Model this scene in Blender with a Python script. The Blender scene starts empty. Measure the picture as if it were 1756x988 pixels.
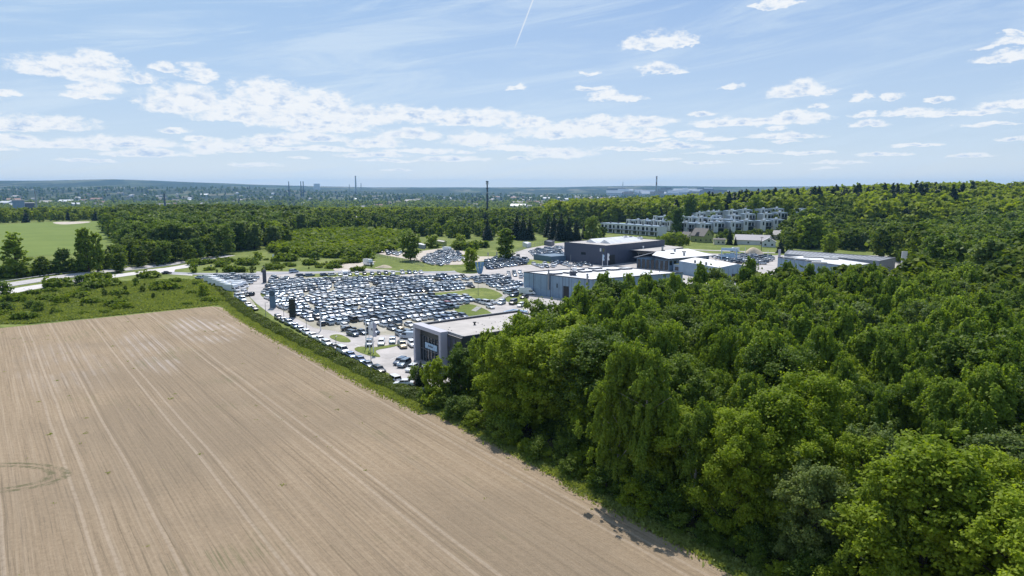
import bpy, math, random
import numpy as np
from mathutils import Vector, Matrix

random.seed(7)
R = random.Random(11)
NR = np.random.default_rng(5)
rad = math.radians
scene = bpy.context.scene
COL = scene.collection

# ------------------------------------------------------------------ camera
FPX, CAMH = 1170.0, 42.0                       # focal length in photo pixels (1756 wide), camera height
PITCH = math.atan(174 / FPX)
cam_d = bpy.data.cameras.new('camera')
cam_d.sensor_width = 36.0
cam_d.lens = 36.0 * FPX / 1756.0
cam_d.clip_start = 0.5
cam_d.clip_end = 60000
cam = bpy.data.objects.new('camera', cam_d)
COL.objects.link(cam)
cam.location = (0, 0, CAMH)
cam.rotation_euler = (rad(90) - PITCH, 0, 0)
scene.camera = cam

# ------------------------------------------------------------------ exposure
scene.view_settings.view_transform = 'Standard'
scene.view_settings.look = 'None'
scene.view_settings.gamma = 1
scene.view_settings.use_curve_mapping = False
scene.view_settings.exposure = 0.0
cy = scene.cycles
cy.use_denoising = True
cy.max_bounces = 5
cy.diffuse_bounces = 2
cy.glossy_bounces = 2
cy.transmission_bounces = 2
cy.volume_bounces = 0
cy.transparent_max_bounces = 4
cy.caustics_reflective = False
cy.caustics_refractive = False
cy.sample_clamp_indirect = 4

# ------------------------------------------------------------------ sun
HAZE = 5.0e-5
SUN_AZ, SUN_EL = rad(-7), rad(55)              # azimuth clockwise from the view direction (+Y)
sd = bpy.data.lights.new('sun', 'SUN')
sd.energy = 4.8
sd.angle = rad(0.53)
sd.color = (1.0, 0.95, 0.88)
sun = bpy.data.objects.new('sun', sd)
COL.objects.link(sun)
sv = Vector((math.sin(SUN_AZ) * math.cos(SUN_EL), math.cos(SUN_AZ) * math.cos(SUN_EL), math.sin(SUN_EL)))
sun.rotation_euler = sv.to_track_quat('Z', 'Y').to_euler()


class NT:
    """small node-tree writer"""
    def __init__(s, tree):
        s.t = tree; s.n = tree.nodes; s.l = tree.links
    def new(s, typ, **kw):
        nd = s.n.new(typ)
        for k, v in kw.items(): setattr(nd, k, v)
        return nd
    def put(s, sock, v):
        if isinstance(v, bpy.types.NodeSocket): s.l.new(v, sock)
        elif isinstance(v, (tuple, list)) and len(v) == 3 and sock.type == 'RGBA': sock.default_value = (*v, 1)
        else: sock.default_value = v
    def math(s, op, a, b=0.0, c=0.0, clamp=False):
        nd = s.n.new('ShaderNodeMath'); nd.operation = op; nd.use_clamp = clamp
        s.put(nd.inputs[0], a); s.put(nd.inputs[1], b); s.put(nd.inputs[2], c)
        return nd.outputs[0]
    def vmath(s, op, a, b=(0, 0, 0)):
        nd = s.n.new('ShaderNodeVectorMath'); nd.operation = op
        s.put(nd.inputs[0], a); s.put(nd.inputs[1], b)
        return nd.outputs[0]
    def comb(s, x, y, z=0.0):
        nd = s.n.new('ShaderNodeCombineXYZ')
        s.put(nd.inputs[0], x); s.put(nd.inputs[1], y); s.put(nd.inputs[2], z)
        return nd.outputs[0]
    def sep(s, v):
        nd = s.n.new('ShaderNodeSeparateXYZ'); s.put(nd.inputs[0], v)
        return nd.outputs
    def noise(s, vec, scale, detail=4, rough=0.55, dist=0.0, col=False):
        nd = s.n.new('ShaderNodeTexNoise')
        if vec is not None: s.put(nd.inputs['Vector'], vec)
        nd.inputs['Scale'].default_value = scale; nd.inputs['Detail'].default_value = detail
        nd.inputs['Roughness'].default_value = rough; nd.inputs['Distortion'].default_value = dist
        return nd.outputs['Color'] if col else nd.outputs['Fac']
    def ramp(s, fac, lo, hi, a=0.0, b=1.0, smooth=True):
        nd = s.n.new('ShaderNodeMapRange'); nd.interpolation_type = 'SMOOTHSTEP' if smooth else 'LINEAR'
        s.put(nd.inputs[0], fac)
        for i, v in zip((1, 2, 3, 4), (lo, hi, a, b)): s.put(nd.inputs[i], v)
        return nd.outputs[0]
    def mix(s, fac, a, b, blend='MIX'):
        nd = s.n.new('ShaderNodeMix'); nd.data_type = 'RGBA'; nd.blend_type = blend
        s.put(nd.inputs[0], fac); s.put(nd.inputs[6], a); s.put(nd.inputs[7], b)
        return nd.outputs[2]


# ------------------------------------------------------------------ world: physical sky with fair-weather clouds at infinity
world = bpy.data.worlds.new('World')
scene.world = world
world.use_nodes = True
w = NT(world.node_tree)
w.n.clear()
sky = w.new('ShaderNodeTexSky', sky_type='NISHITA', sun_disc=False)
sky.sun_elevation = SUN_EL
sky.sun_rotation = SUN_AZ
sky.altitude = 60
sky.air_density = 1.0
sky.dust_density = 0.4
sky.ozone_density = 1.4
tc = w.new('ShaderNodeTexCoord')
dx, dy, dz = w.sep(tc.outputs['Generated'])
AZ = w.math('ARCTAN2', dx, dy)
EL = w.math('ARCSINE', dz)
# fractal edge wobble, finer towards the horizon
nv = w.comb(AZ, w.math('MULTIPLY', EL, 1.9), 0.0)
wob = w.vmath('SUBTRACT', w.noise(nv, 22, 6, 0.6, col=True), (0.5, 0.5, 0.5))
wx, wy, _ = w.sep(wob)
wob2 = w.vmath('SUBTRACT', w.noise(nv, 70, 4, 0.6, col=True), (0.5, 0.5, 0.5))
w2x, w2y, _ = w.sep(wob2)
elc = w.math('MAXIMUM', EL, 0.02)
amp = w.ramp(EL, 0.0, 0.22, 0.25, 1.0)
U = w.math('ADD', w.math('ADD', AZ, w.math('MULTIPLY', w.math('MULTIPLY', wx, amp), 0.10)), w.math('MULTIPLY', w2x, 0.012))
V = w.math('ADD', w.math('ADD', EL, w.math('MULTIPLY', w.math('MULTIPLY', wy, amp), 0.030)), w.math('MULTIPLY', w2y, 0.006))

# group: one cumulus puff, domed top and flatter base
g = bpy.data.node_groups.new('puff', 'ShaderNodeTree')
for nm in ('U', 'V', 'u0', 'v0', 'iw', 'ih'):
    g.interface.new_socket(nm, in_out='INPUT', socket_type='NodeSocketFloat')
g.interface.new_socket('F', in_out='OUTPUT', socket_type='NodeSocketFloat')
G = NT(g)
gi = G.new('NodeGroupInput'); go = G.new('NodeGroupOutput')
a_ = G.math('MULTIPLY', G.math('SUBTRACT', gi.outputs['U'], gi.outputs['u0']), gi.outputs['iw'])
b_ = G.math('MULTIPLY', G.math('SUBTRACT', gi.outputs['V'], gi.outputs['v0']), gi.outputs['ih'])
b_ = G.math('MAXIMUM', b_, G.math('MULTIPLY', b_, -2.6))
f_ = G.math('SUBTRACT', 1.0, G.math('ADD', G.math('MULTIPLY', a_, a_), G.math('MULTIPLY', b_, b_)))
G.l.new(f_, go.inputs['F'])
# measured fair-weather clouds: photo x, y of the base line, half width, height
PUFFS = [(120, 130, 105, 22), (165, 125, 50, 32), (165, 156, 45, 16), (275, 122, 26, 13), (345, 134, 34, 20), (240, 138, 30, 8),
         (150, 168, 40, 8), (315, 184, 72, 34), (300, 188, 50, 26), (460, 180, 62, 38), (470, 188, 105, 30), (545, 192, 62, 32), (400, 205, 75, 16),
         (520, 212, 105, 24), (620, 206, 75, 22), (700, 202, 95, 16), (800, 210, 105, 22), (560, 222, 90, 18), (705, 236, 52, 14),
         (820, 246, 62, 18), (640, 250, 52, 14), (540, 240, 60, 12), (470, 246, 60, 14), (75, 218, 90, 16), (20, 222, 60, 14), (210, 250, 110, 12),
         (380, 258, 60, 16), (300, 226, 30, 6), (250, 266, 80, 8), (70, 252, 90, 8), (640, 268, 60, 7), (775, 276, 60, 8), (960, 268, 62, 15), (880, 258, 60, 8),
         (960, 232, 80, 22), (1000, 228, 110, 18), (1080, 214, 80, 15), (910, 218, 50, 16), (1100, 236, 50, 9), (1010, 214, 60, 12),
         (1130, 80, 62, 24), (1165, 80, 40, 10), (1110, 74, 40, 22), (1130, 126, 48, 15), (1040, 170, 30, 16), (1080, 172, 28, 9), (1012, 152, 26, 6), (1012, 126, 20, 5),
         (1335, 10, 50, 13), (1370, 160, 70, 20), (1385, 158, 40, 24), (1300, 214, 110, 16), (1230, 216, 60, 12), (1370, 206, 70, 12), (1340, 236, 70, 10), (1180, 234, 30, 10),
         (1495, 216, 36, 10), (1530, 170, 24, 8), (1570, 196, 66, 14), (1650, 198, 90, 12), (1725, 184, 60, 16), (1700, 216, 70, 8),
         (1720, 106, 75, 22), (1740, 78, 60, 16), (1745, 64, 30, 16), (885, 154, 26, 8), (1380, 264, 60, 6), (1250, 262, 70, 6), (1520, 266, 50, 5), (1440, 280, 60, 5),
         (720, 260, 60, 6), (1080, 258, 60, 6), (560, 258, 60, 6), (0, 162, 30, 6), (20, 240, 60, 8),
         (1850, 150, 70, 22), (1950, 110, 80, 24), (-90, 190, 90, 26), (-200, 120, 110, 30), (2100, 220, 120, 20), (-330, 230, 140, 22)]
RP = random.Random(19)
for _k in range(34):
    _x = RP.uniform(-40, 1800); _y = RP.uniform(236, 292)
    PUFFS.append((_x, _y, RP.uniform(18, 62), RP.uniform(4, 10) * (1 - (_y - 236) / 110)))
for _k in range(10): PUFFS.append((RP.uniform(880, 1760), RP.uniform(150, 232), RP.uniform(16, 40), RP.uniform(6, 11)))
def px_dir(px, py):
    v = Vector(((px - 878) / FPX, math.cos(PITCH) + (494 - py) / FPX * math.sin(PITCH), -math.sin(PITCH) + (494 - py) / FPX * math.cos(PITCH))).normalized()
    return math.atan2(v.x, v.y), math.asin(v.z)
acc = None
wtop = w.math('MULTIPLY', V, 1.0)
for (px, py, hw, hh) in PUFFS:
    u0, v0 = px_dir(px, py)
    u1, v1 = px_dir(px + hw, py - hh)
    nd = w.new('ShaderNodeGroup'); nd.node_tree = g
    w.put(nd.inputs['U'], U); w.put(nd.inputs['V'], V)
    nd.inputs['u0'].default_value = u0; nd.inputs['v0'].default_value = v0 + (v1 - v0) * 0.12
    nd.inputs['iw'].default_value = 1 / abs(u1 - u0); nd.inputs['ih'].default_value = 1 / abs(v1 - v0)
    if acc is None: acc = nd.outputs[0]
    else:
        m = w.new('ShaderNodeMath', operation='SMOOTH_MAX')
        w.put(m.inputs[0], acc); w.put(m.inputs[1], nd.outputs[0]); m.inputs[2].default_value = 0.25
        acc = m.outputs[0]
erode = w.math('MULTIPLY', w.math('SUBTRACT', w.noise(nv, 48, 10, 0.70), 0.5), 3.3)
field_v = w.math('ADD', acc, erode)
cov = w.ramp(field_v, -0.35, 0.66)
cov = w.math('MULTIPLY', cov, w.ramp(EL, 0.008, 0.06, 0.70, 0.98))
# grey-blue bases where the cloud is thick
thick = w.math('MULTIPLY', w.ramp(acc, 0.30, 0.95), w.ramp(w.noise(w.vmath('ADD', nv, (0.0, 0.012, 3.0)), 40, 6, 0.65), 0.45, 0.66))
ccol = w.mix(w.math('MULTIPLY', thick, 0.85), (0.90, 0.935, 0.975), (0.44, 0.60, 0.84))
# thin cirrus streaks
cv = w.comb(w.math('ADD', w.math('MULTIPLY', AZ, 1.3), w.math('MULTIPLY', EL, -2.2)), w.math('ADD', w.math('MULTIPLY', EL, 9.0), w.math('MULTIPLY', AZ, -1.1)), 0.3)
cir = w.math('MULTIPLY', w.ramp(w.noise(cv, 2.9, 9, 0.68, 0.7), 0.42, 0.66), w.ramp(AZ, -0.6, 0.7, 0.95, 0.65))
# a single straight vapour trail
t0 = px_dir(914, 0); t1 = px_dir(882, 84)
tl = math.hypot(t1[0] - t0[0], t1[1] - t0[1]); tx, ty = (t1[0] - t0[0]) / tl, (t1[1] - t0[1]) / tl
ax_ = w.math('SUBTRACT', AZ, t0[0]); ay_ = w.math('SUBTRACT', EL, t0[1])
perp = w.math('ABSOLUTE', w.math('SUBTRACT', w.math('MULTIPLY', ax_, ty), w.math('MULTIPLY', ay_, tx)))
along = w.math('ADD', w.math('MULTIPLY', ax_, tx), w.math('MULTIPLY', ay_, ty))
trail = w.math('MULTIPLY', w.math('MULTIPLY', w.ramp(perp, 0.0003, 0.0015, 1, 0), w.ramp(along, tl * 0.75, tl * 1.05, 0.6, 0.0)), w.ramp(along, -0.12, -0.03, 0.2, 1.0))
skyc = w.mix(1.0, sky.outputs[0], (0.112, 0.108, 0.106), 'MULTIPLY')
grad = w.mix(w.ramp(EL, 0.0, 0.34, smooth=False), (0.62, 0.76, 0.92), (0.25, 0.44, 0.80))
grad = w.mix(w.ramp(EL, 0.0, 0.06, 0.5, 0.0), grad, (0.80, 0.88, 0.97))
grad = w.mix(w.math('MULTIPLY', w.ramp(AZ, 0.2, -0.6, 0.0, 0.5), w.ramp(EL, 0.05, 0.3)), grad, (0.46, 0.68, 0.90))
skyc = w.mix(w.ramp(EL, 0.30, 0.9, 0.80, 0.2), skyc, grad)
skyc = w.mix(w.math('MULTIPLY', cir, 0.70), skyc, (0.66, 0.79, 0.93))
skyc = w.mix(trail, skyc, (0.86, 0.91, 0.96))
skyc = w.mix(cov, skyc, ccol)
bg = w.new('ShaderNodeBackground')
w.put(bg.inputs[0], skyc); bg.inputs[1].default_value = 1.0
out = w.new('ShaderNodeOutputWorld')
w.l.new(bg.outputs[0], out.inputs[0])
world.cycles.sampling_method = 'MANUAL'
world.cycles.sample_map_resolution = 512

# ------------------------------------------------------------------ measuring helpers
cp, sp = math.cos(PITCH), math.sin(PITCH)
def P(px, py, z=0.0):
    """ground position (height z) that was surveyed at photo pixel px, py"""
    u = (px - 878) / FPX; v = (494 - py) / FPX
    d = (u, cp + v * sp, -sp + v * cp)
    t = (z - CAMH) / d[2]
    return (d[0] * t, d[1] * t)
def PROJ(x, y, z=0.0):
    dz_ = z - CAMH; f = y * cp - dz_ * sp
    return 878 + FPX * x / f, 494 - FPX * (y * sp + dz_ * cp) / f
SA = rad(-36.5)
AX = (math.sin(SA), math.cos(SA))              # along the hedge and the field edge
BX = (AX[1], -AX[0])                           # across, from the field into the site
def W(a, b): return (a * AX[0] + b * BX[0], a * AX[1] + b * BX[1])
def AB(x, y): return (x * AX[0] + y * AX[1], x * BX[0] + y * BX[1])
def sstep(x, a, b):
    t = np.clip((np.asarray(x, float) - a) / (b - a), 0, 1)
    return t * t * (3 - 2 * t)
_sk = np.array([(-1400, 313), (-400, 313), (0, 312.5), (100, 312), (200, 309.5), (300, 312.5), (400, 315.5), (480, 318), (560, 320), (640, 321.5), (760, 321.5), (850, 321.5), (960, 321.5), (1020, 320), (1100, 319),
                (1250, 320.5), (1400, 319.5), (1600, 318.0), (1756, 318.5), (2600, 318)], float)
def HZ(x, y):
    x = np.asarray(x, float); y = np.asarray(y, float)
    r = np.hypot(x, y)
    hill = np.maximum(0, 26 * np.exp(-(((x - 640) / 380) ** 2 + ((y - 930) / 340) ** 2)) - 1.5)
    hill = hill + np.maximum(0, 9.5 * np.exp(-(((x - 250) / 150) ** 2 + ((y - 660) / 95) ** 2)) - .6)
    valley = -38 * sstep(y - 0.25 * np.maximum(x, 0), 820, 1900)
    px = 878 + FPX * np.tan(np.clip(np.arctan2(x, np.maximum(y, 1)), -1.2, 1.2))
    sk = np.interp(px, _sk[:, 0], _sk[:, 1])
    zr = 42 + (320 - sk) * 11000 / FPX
    n = 5 * np.sin(x / 410 + 1.3) * np.sin(y / 730) + 3 * np.sin(x / 170 + y / 390) + 6 * np.sin(x / 900 - y / 1300 + 2)
    ridge = sstep(r, 5500, 11000) * (zr + 38) + sstep(r, 3000, 6000) * n * (1 - sstep(r, 9000, 11000))
    ridge = ridge + n * 0.35 * sstep(r, 9000, 11000)
    mid = 42 * np.exp(-((r - 6500) / 1200) ** 2) * (1 - sstep(px, 350, 800))
    return hill + valley + ridge + mid
def hz(x, y): return float(HZ(x, y))

# ------------------------------------------------------------------ object helpers
def tag(o, label=None, cat=None, group=None, kind=None):
    if label: o['label'] = label
    if cat: o['category'] = cat
    if group: o['group'] = group
    if kind: o['kind'] = kind
    return o
def link(o, parent=None):
    COL.objects.link(o)
    if parent is not None: o.parent = parent
    return o
def empty(name, loc, rz=0.0, sc=1.0):
    o = bpy.data.objects.new(name, None)
    o.location = loc; o.rotation_euler = (0, 0, rz); o.scale = (sc, sc, sc)
    o.empty_display_size = 0.3
    return link(o)
def mesh_np(name, V_, F_, mats, fmat=None, smooth=False):
    """mesh from numpy arrays, all faces with the same number of corners"""
    me = bpy.data.meshes.new(name)
    V_ = np.asarray(V_, np.float32); F_ = np.asarray(F_, np.int32)
    k = F_.shape[1]
    me.vertices.add(len(V_)); me.vertices.foreach_set('co', V_.ravel())
    me.loops.add(F_.size); me.loops.foreach_set('vertex_index', F_.ravel())
    me.polygons.add(len(F_))
    me.polygons.foreach_set('loop_start', np.arange(0, F_.size, k, dtype=np.int32))
    me.polygons.foreach_set('loop_total', np.full(len(F_), k, np.int32))
    if fmat is not None: me.polygons.foreach_set('material_index', np.asarray(fmat, np.int32))
    if smooth: me.polygons.foreach_set('use_smooth', np.ones(len(F_), bool))
    for m in (mats if isinstance(mats, (list, tuple)) else [mats]): me.materials.append(m)
    me.update(calc_edges=True)
    return me
class MB:
    """collects boxes, prisms and tubes into ONE mesh"""
    def __init__(s): s.v = []; s.f = []; s.m = []
    def poly(s, pts, m=0):
        i = len(s.v); s.v += [tuple(p) for p in pts]; s.f.append(list(range(i, i + len(pts)))); s.m.append(m)
    def box(s, x0, x1, y0, y1, z0, z1, m=0):
        i = len(s.v)
        s.v += [(x, y, z) for z in (z0, z1) for x, y in ((x0, y0), (x1, y0), (x1, y1), (x0, y1))]
        for q in ((3, 2, 1, 0), (4, 5, 6, 7), (0, 1, 5, 4), (1, 2, 6, 5), (2, 3, 7, 6), (3, 0, 4, 7)):
            s.f.append([i + k for k in q]); s.m.append(m)
    def prism(s, pts, z0, z1, m=0, mt=None, cap=True):
        """vertical prism over a plan polygon"""
        if sum(pts[k][0] * pts[(k + 1) % len(pts)][1] - pts[(k + 1) % len(pts)][0] * pts[k][1] for k in range(len(pts))) < 0: pts = pts[::-1]
        n = len(pts); i = len(s.v)
        s.v += [(p[0], p[1], z0) for p in pts] + [(p[0], p[1], z1) for p in pts]
        for k in range(n):
            s.f.append([i + k, i + (k + 1) % n, i + n + (k + 1) % n, i + n + k]); s.m.append(m)
        if cap:
            s.f.append([i + n + k for k in range(n)]); s.m.append(m if mt is None else mt)
            s.f.append([i + n - 1 - k for k in range(n)]); s.m.append(m)
    def tube(s, pts, rs, n=8, m=0, cap=True):
        pts = [Vector(p) for p in pts]
        if not isinstance(rs, (list, tuple)): rs = [rs] * len(pts)
        i = len(s.v)
        for k, p in enumerate(pts):
            d = (pts[min(k + 1, len(pts) - 1)] - pts[max(k - 1, 0)])
            d = d.normalized() if d.length > 1e-6 else Vector((0, 0, 1))
            a = d.cross(Vector((1, 0, 0)) if abs(d.x) < 0.8 else Vector((0, 1, 0))).normalized(); b = d.cross(a)
            for j in range(n):
                t = 2 * math.pi * j / n
                s.v.append(tuple(p + (a * math.cos(t) + b * math.sin(t)) * rs[k]))
        for k in range(len(pts) - 1):
            for j in range(n):
                s.f.append([i + k * n + j, i + k * n + (j + 1) % n, i + (k + 1) * n + (j + 1) % n, i + (k + 1) * n + j]); s.m.append(m)
        if cap:
            s.f.append([i + j for j in range(n)][::-1]); s.m.append(m)
            s.f.append([i + (len(pts) - 1) * n + j for j in range(n)]); s.m.append(m)
    def mesh(s, name, mats, smooth=False):
        me = bpy.data.meshes.new(name)
        me.from_pydata(s.v, [], s.f)
        for m in (mats if isinstance(mats, (list, tuple)) else [mats]): me.materials.append(m)
        me.polygons.foreach_set('material_index', s.m)
        if smooth: me.polygons.foreach_set('use_smooth', [True] * len(s.f))
        me.update()
        return me
    def build(s, name, mats, parent=None, smooth=False):
        return link(bpy.data.objects.new(name, s.mesh(name, mats, smooth)), parent)
def inpoly(x, y, poly):
    c = False; n = len(poly)
    for i in range(n):
        x0, y0 = poly[i][:2]; x1, y1 = poly[i - 1][:2]
        if (y0 > y) != (y1 > y) and x < (x1 - x0) * (y - y0) / (y1 - y0) + x0: c = not c
    return c
def smooth_poly(pts, it=2):
    for _ in range(it):
        q = []
        for i in range(len(pts)):
            a, b = pts[i], pts[(i + 1) % len(pts)]
            q.append((a[0] * .75 + b[0] * .25, a[1] * .75 + b[1] * .25)); q.append((a[0] * .25 + b[0] * .75, a[1] * .25 + b[1] * .75))
        pts = q
    return pts
_ones = 'first second third fourth fifth sixth seventh eighth ninth tenth eleventh twelfth thirteenth fourteenth fifteenth sixteenth seventeenth eighteenth nineteenth'.split()
_tens = {2: ('twenty', 'twentieth'), 3: ('thirty', 'thirtieth'), 4: ('forty', 'fortieth'), 5: ('fifty', 'fiftieth'), 6: ('sixty', 'sixtieth'), 7: ('seventy', 'seventieth'), 8: ('eighty', 'eightieth'), 9: ('ninety', 'ninetieth')}
def ordi(n):
    if n > 100: return 'hundred-and-' + ordi(n - 100)
    if n == 100: return 'hundredth'
    if n < 20: return _ones[n - 1]
    t, o = divmod(n, 10)
    return _tens[t][1] if o == 0 else _tens[t][0] + '-' + _ones[o - 1]

# ------------------------------------------------------------------ materials
def mat(name, col, rough=0.7, metal=0.0, spec=0.5, coat=0.0, var=0.0, vscale=1.0, bump=0.0, bscale=5.0, coat_r=0.05):
    m = bpy.data.materials.new(name); m.use_nodes = True
    t = NT(m.node_tree); b = t.n['Principled BSDF']
    b.inputs['Roughness'].default_value = rough; b.inputs['Metallic'].default_value = metal
    b.inputs['Specular IOR Level'].default_value = spec; b.inputs['Coat Weight'].default_value = coat
    b.inputs['Coat Roughness'].default_value = coat_r
    tcn = t.new('ShaderNodeTexCoord')
    if var > 0:
        f = t.noise(tcn.outputs['Object'], vscale, 5, 0.6)
        c = t.mix(t.ramp(f, 0.3, 0.7), tuple(x * (1 - var) for x in col), tuple(min(1, x * (1 + var)) for x in col))
        t.put(b.inputs['Base Color'], c)
    else: b.inputs['Base Color'].default_value = (*col, 1)
    if bump > 0:
        bn = t.new('ShaderNodeBump'); bn.inputs['Strength'].default_value = bump
        t.put(bn.inputs['Height'], t.noise(tcn.outputs['Object'], bscale, 4, 0.6)); t.l.new(bn.outputs[0], b.inputs['Normal'])
    return m
def foliage(name, dark, light, trans=0.38, nscale=0.6, gloss=0.25):
    m = bpy.data.materials.new(name); m.use_nodes = True
    t = NT(m.node_tree); b = t.n['Principled BSDF']; o = t.n['Material Output']
    oi = t.new('ShaderNodeObjectInfo'); tcn = t.new('ShaderNodeTexCoord'); ge = t.new('ShaderNodeNewGeometry')
    rnd = oi.outputs['Random']
    nz = t.noise(tcn.outputs['Object'], nscale, 3, 0.6)
    f = t.math('ADD', t.math('MULTIPLY', rnd, 0.55), t.math('MULTIPLY', t.ramp(nz, 0.3, 0.7), 0.3), clamp=True)
    f = t.math('ADD', f, t.math('MULTIPLY', t.math('SUBTRACT', ge.outputs['Random Per Island'], 0.3), 0.5), clamp=True)
    c = t.mix(f, dark, light)
    t.put(b.inputs['Base Color'], c)
    b.inputs['Roughness'].default_value = 0.55; b.inputs['Specular IOR Level'].default_value = gloss
    tr = t.new('ShaderNodeBsdfTranslucent')
    t.put(tr.inputs[0], t.mix(1.0, c, (1.25, 1.25, 0.45), 'MULTIPLY'))
    ms = t.new('ShaderNodeMixShader'); ms.inputs[0].default_value = trans
    t.l.new(b.outputs[0], ms.inputs[1]); t.l.new(tr.outputs[0], ms.inputs[2]); t.l.new(ms.outputs[0], o.inputs[0])
    return m
M = {}
M['birch'] = foliage('birch_leaves', (0.098, 0.168, 0.020), (0.300, 0.395, 0.055), trans=.5, gloss=.12)
M['maple'] = foliage('maple_leaves', (0.15, 0.225, 0.018), (0.340, 0.430, 0.045), trans=.5, gloss=.12)
M['oak'] = foliage('oak_leaves', (0.052, 0.108, 0.018), (0.225, 0.305, 0.048), trans=.45, gloss=.15)
M['grey'] = foliage('willow_leaves', (0.10, 0.16, 0.045), (0.26, 0.325, 0.10), trans=.45, gloss=.15)
M['spruce'] = foliage('spruce_needles', (0.010, 0.024, 0.010), (0.024, 0.045, 0.018), trans=0.12)
M['shrub'] = foliage('shrub_leaves', (0.13, 0.20, 0.018), (0.31, 0.38, 0.034), trans=.4, gloss=.1)
M['hedge'] = foliage('hedge_leaves', (0.06, 0.095, 0.016), (0.19, 0.235, 0.05), nscale=0.35, trans=.38)
M['farwood'] = foliage('far_wood_leaves', (0.035, 0.075, 0.012), (0.30, 0.36, 0.045), nscale=0.075, gloss=.05, trans=.38)
M['grass'] = foliage('grass_blades', (0.16, 0.21, 0.045), (0.34, 0.38, 0.12), nscale=0.12, trans=.4)
M['bark'] = mat('bark', (0.06, 0.045, 0.032), 0.9, var=0.4, vscale=3, bump=0.5)
M['birchbark'] = mat('birch_bark', (0.42, 0.40, 0.36), 0.8, var=0.5, vscale=4)
M['glass'] = mat('dark_car_glass', (0.012, 0.016, 0.022), 0.06, spec=0.7, coat=0.6)
M['tyre'] = mat('tyre_rubber', (0.012, 0.012, 0.013), 0.85)
M['rim'] = mat('alloy_rim', (0.35, 0.36, 0.38), 0.35, metal=0.8)
M['white'] = mat('white_coating', (0.78, 0.78, 0.79), 0.5, var=0.04)
M['roofw'] = mat('white_roof_membrane', (0.70, 0.71, 0.73), 0.55, var=0.13, vscale=0.25)
M['rooft'] = mat('sandy_roof_felt', (0.46, 0.43, 0.41), 0.8, var=0.10, vscale=0.25)
M['navy'] = mat('navy_cladding', (0.065, 0.075, 0.115), 0.5, var=0.05)
M['anth'] = mat('anthracite_cladding', (0.055, 0.062, 0.062), 0.5, var=0.08, vscale=0.4)
M['steel'] = mat('blue_grey_panel', (0.22, 0.31, 0.41), 0.45, var=0.12, vscale=0.2)
M['steeld'] = mat('dark_blue_grey_trim', (0.05, 0.06, 0.085), 0.5)
M['frame'] = mat('shaded_white_portal', (0.48, 0.47, 0.54), 0.45)  # white portal's lavender shade tone put into the colour; pale signs share it
M['grey'+'m'] = mat('grey_metal', (0.30, 0.31, 0.33), 0.45, metal=0.4)
M['dark'] = mat('dark_opening', (0.015, 0.017, 0.02), 0.5)
M['win'] = mat('window_glass', (0.015, 0.022, 0.030), 0.08, spec=0.5, coat=0.15)
M['pylon'] = mat('blue_grey_pylon', (0.10, 0.17, 0.25), 0.4)
M['pylond'] = mat('dark_green_pylon', (0.008, 0.018, 0.014), 0.4)
M['render'] = mat('white_render', (0.62, 0.63, 0.66), 0.8, var=0.06, vscale=0.5)
M['renderg'] = mat('grey_render', (0.30, 0.32, 0.36), 0.8, var=0.08, vscale=0.5)
M['cream'] = mat('cream_render', (0.60, 0.56, 0.44), 0.85, var=0.05)
M['green'] = mat('olive_render', (0.30, 0.32, 0.12), 0.85, var=0.06)
M['tile'] = mat('dark_roof_tile', (0.12, 0.11, 0.105), 0.7, var=0.15, vscale=2)
M['tileg'] = mat('grey_roof_tile', (0.34, 0.33, 0.36), 0.6, var=0.12, vscale=2)
M['redtile'] = mat('red_roof_tile', (0.28, 0.16, 0.11), 0.8, var=0.15, vscale=2)
M['sand'] = mat('sand', (0.50, 0.42, 0.31), 0.95, var=0.1, bump=0.4)
M['banner'] = mat('pale_blue_banner', (0.42, 0.58, 0.74), 0.6)
M['bannerb'] = mat('mid_blue_banner', (0.16, 0.30, 0.46), 0.6)
M['greenroof'] = mat('planted_roof', (0.14, 0.15, 0.045), 0.95, var=0.25, vscale=1.2)
M['concrete'] = mat('concrete', (0.42, 0.41, 0.39), 0.85, var=0.1, vscale=1.5)
M['orange'] = mat('brick_chimney', (0.30, 0.20, 0.16), 0.85)
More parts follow.
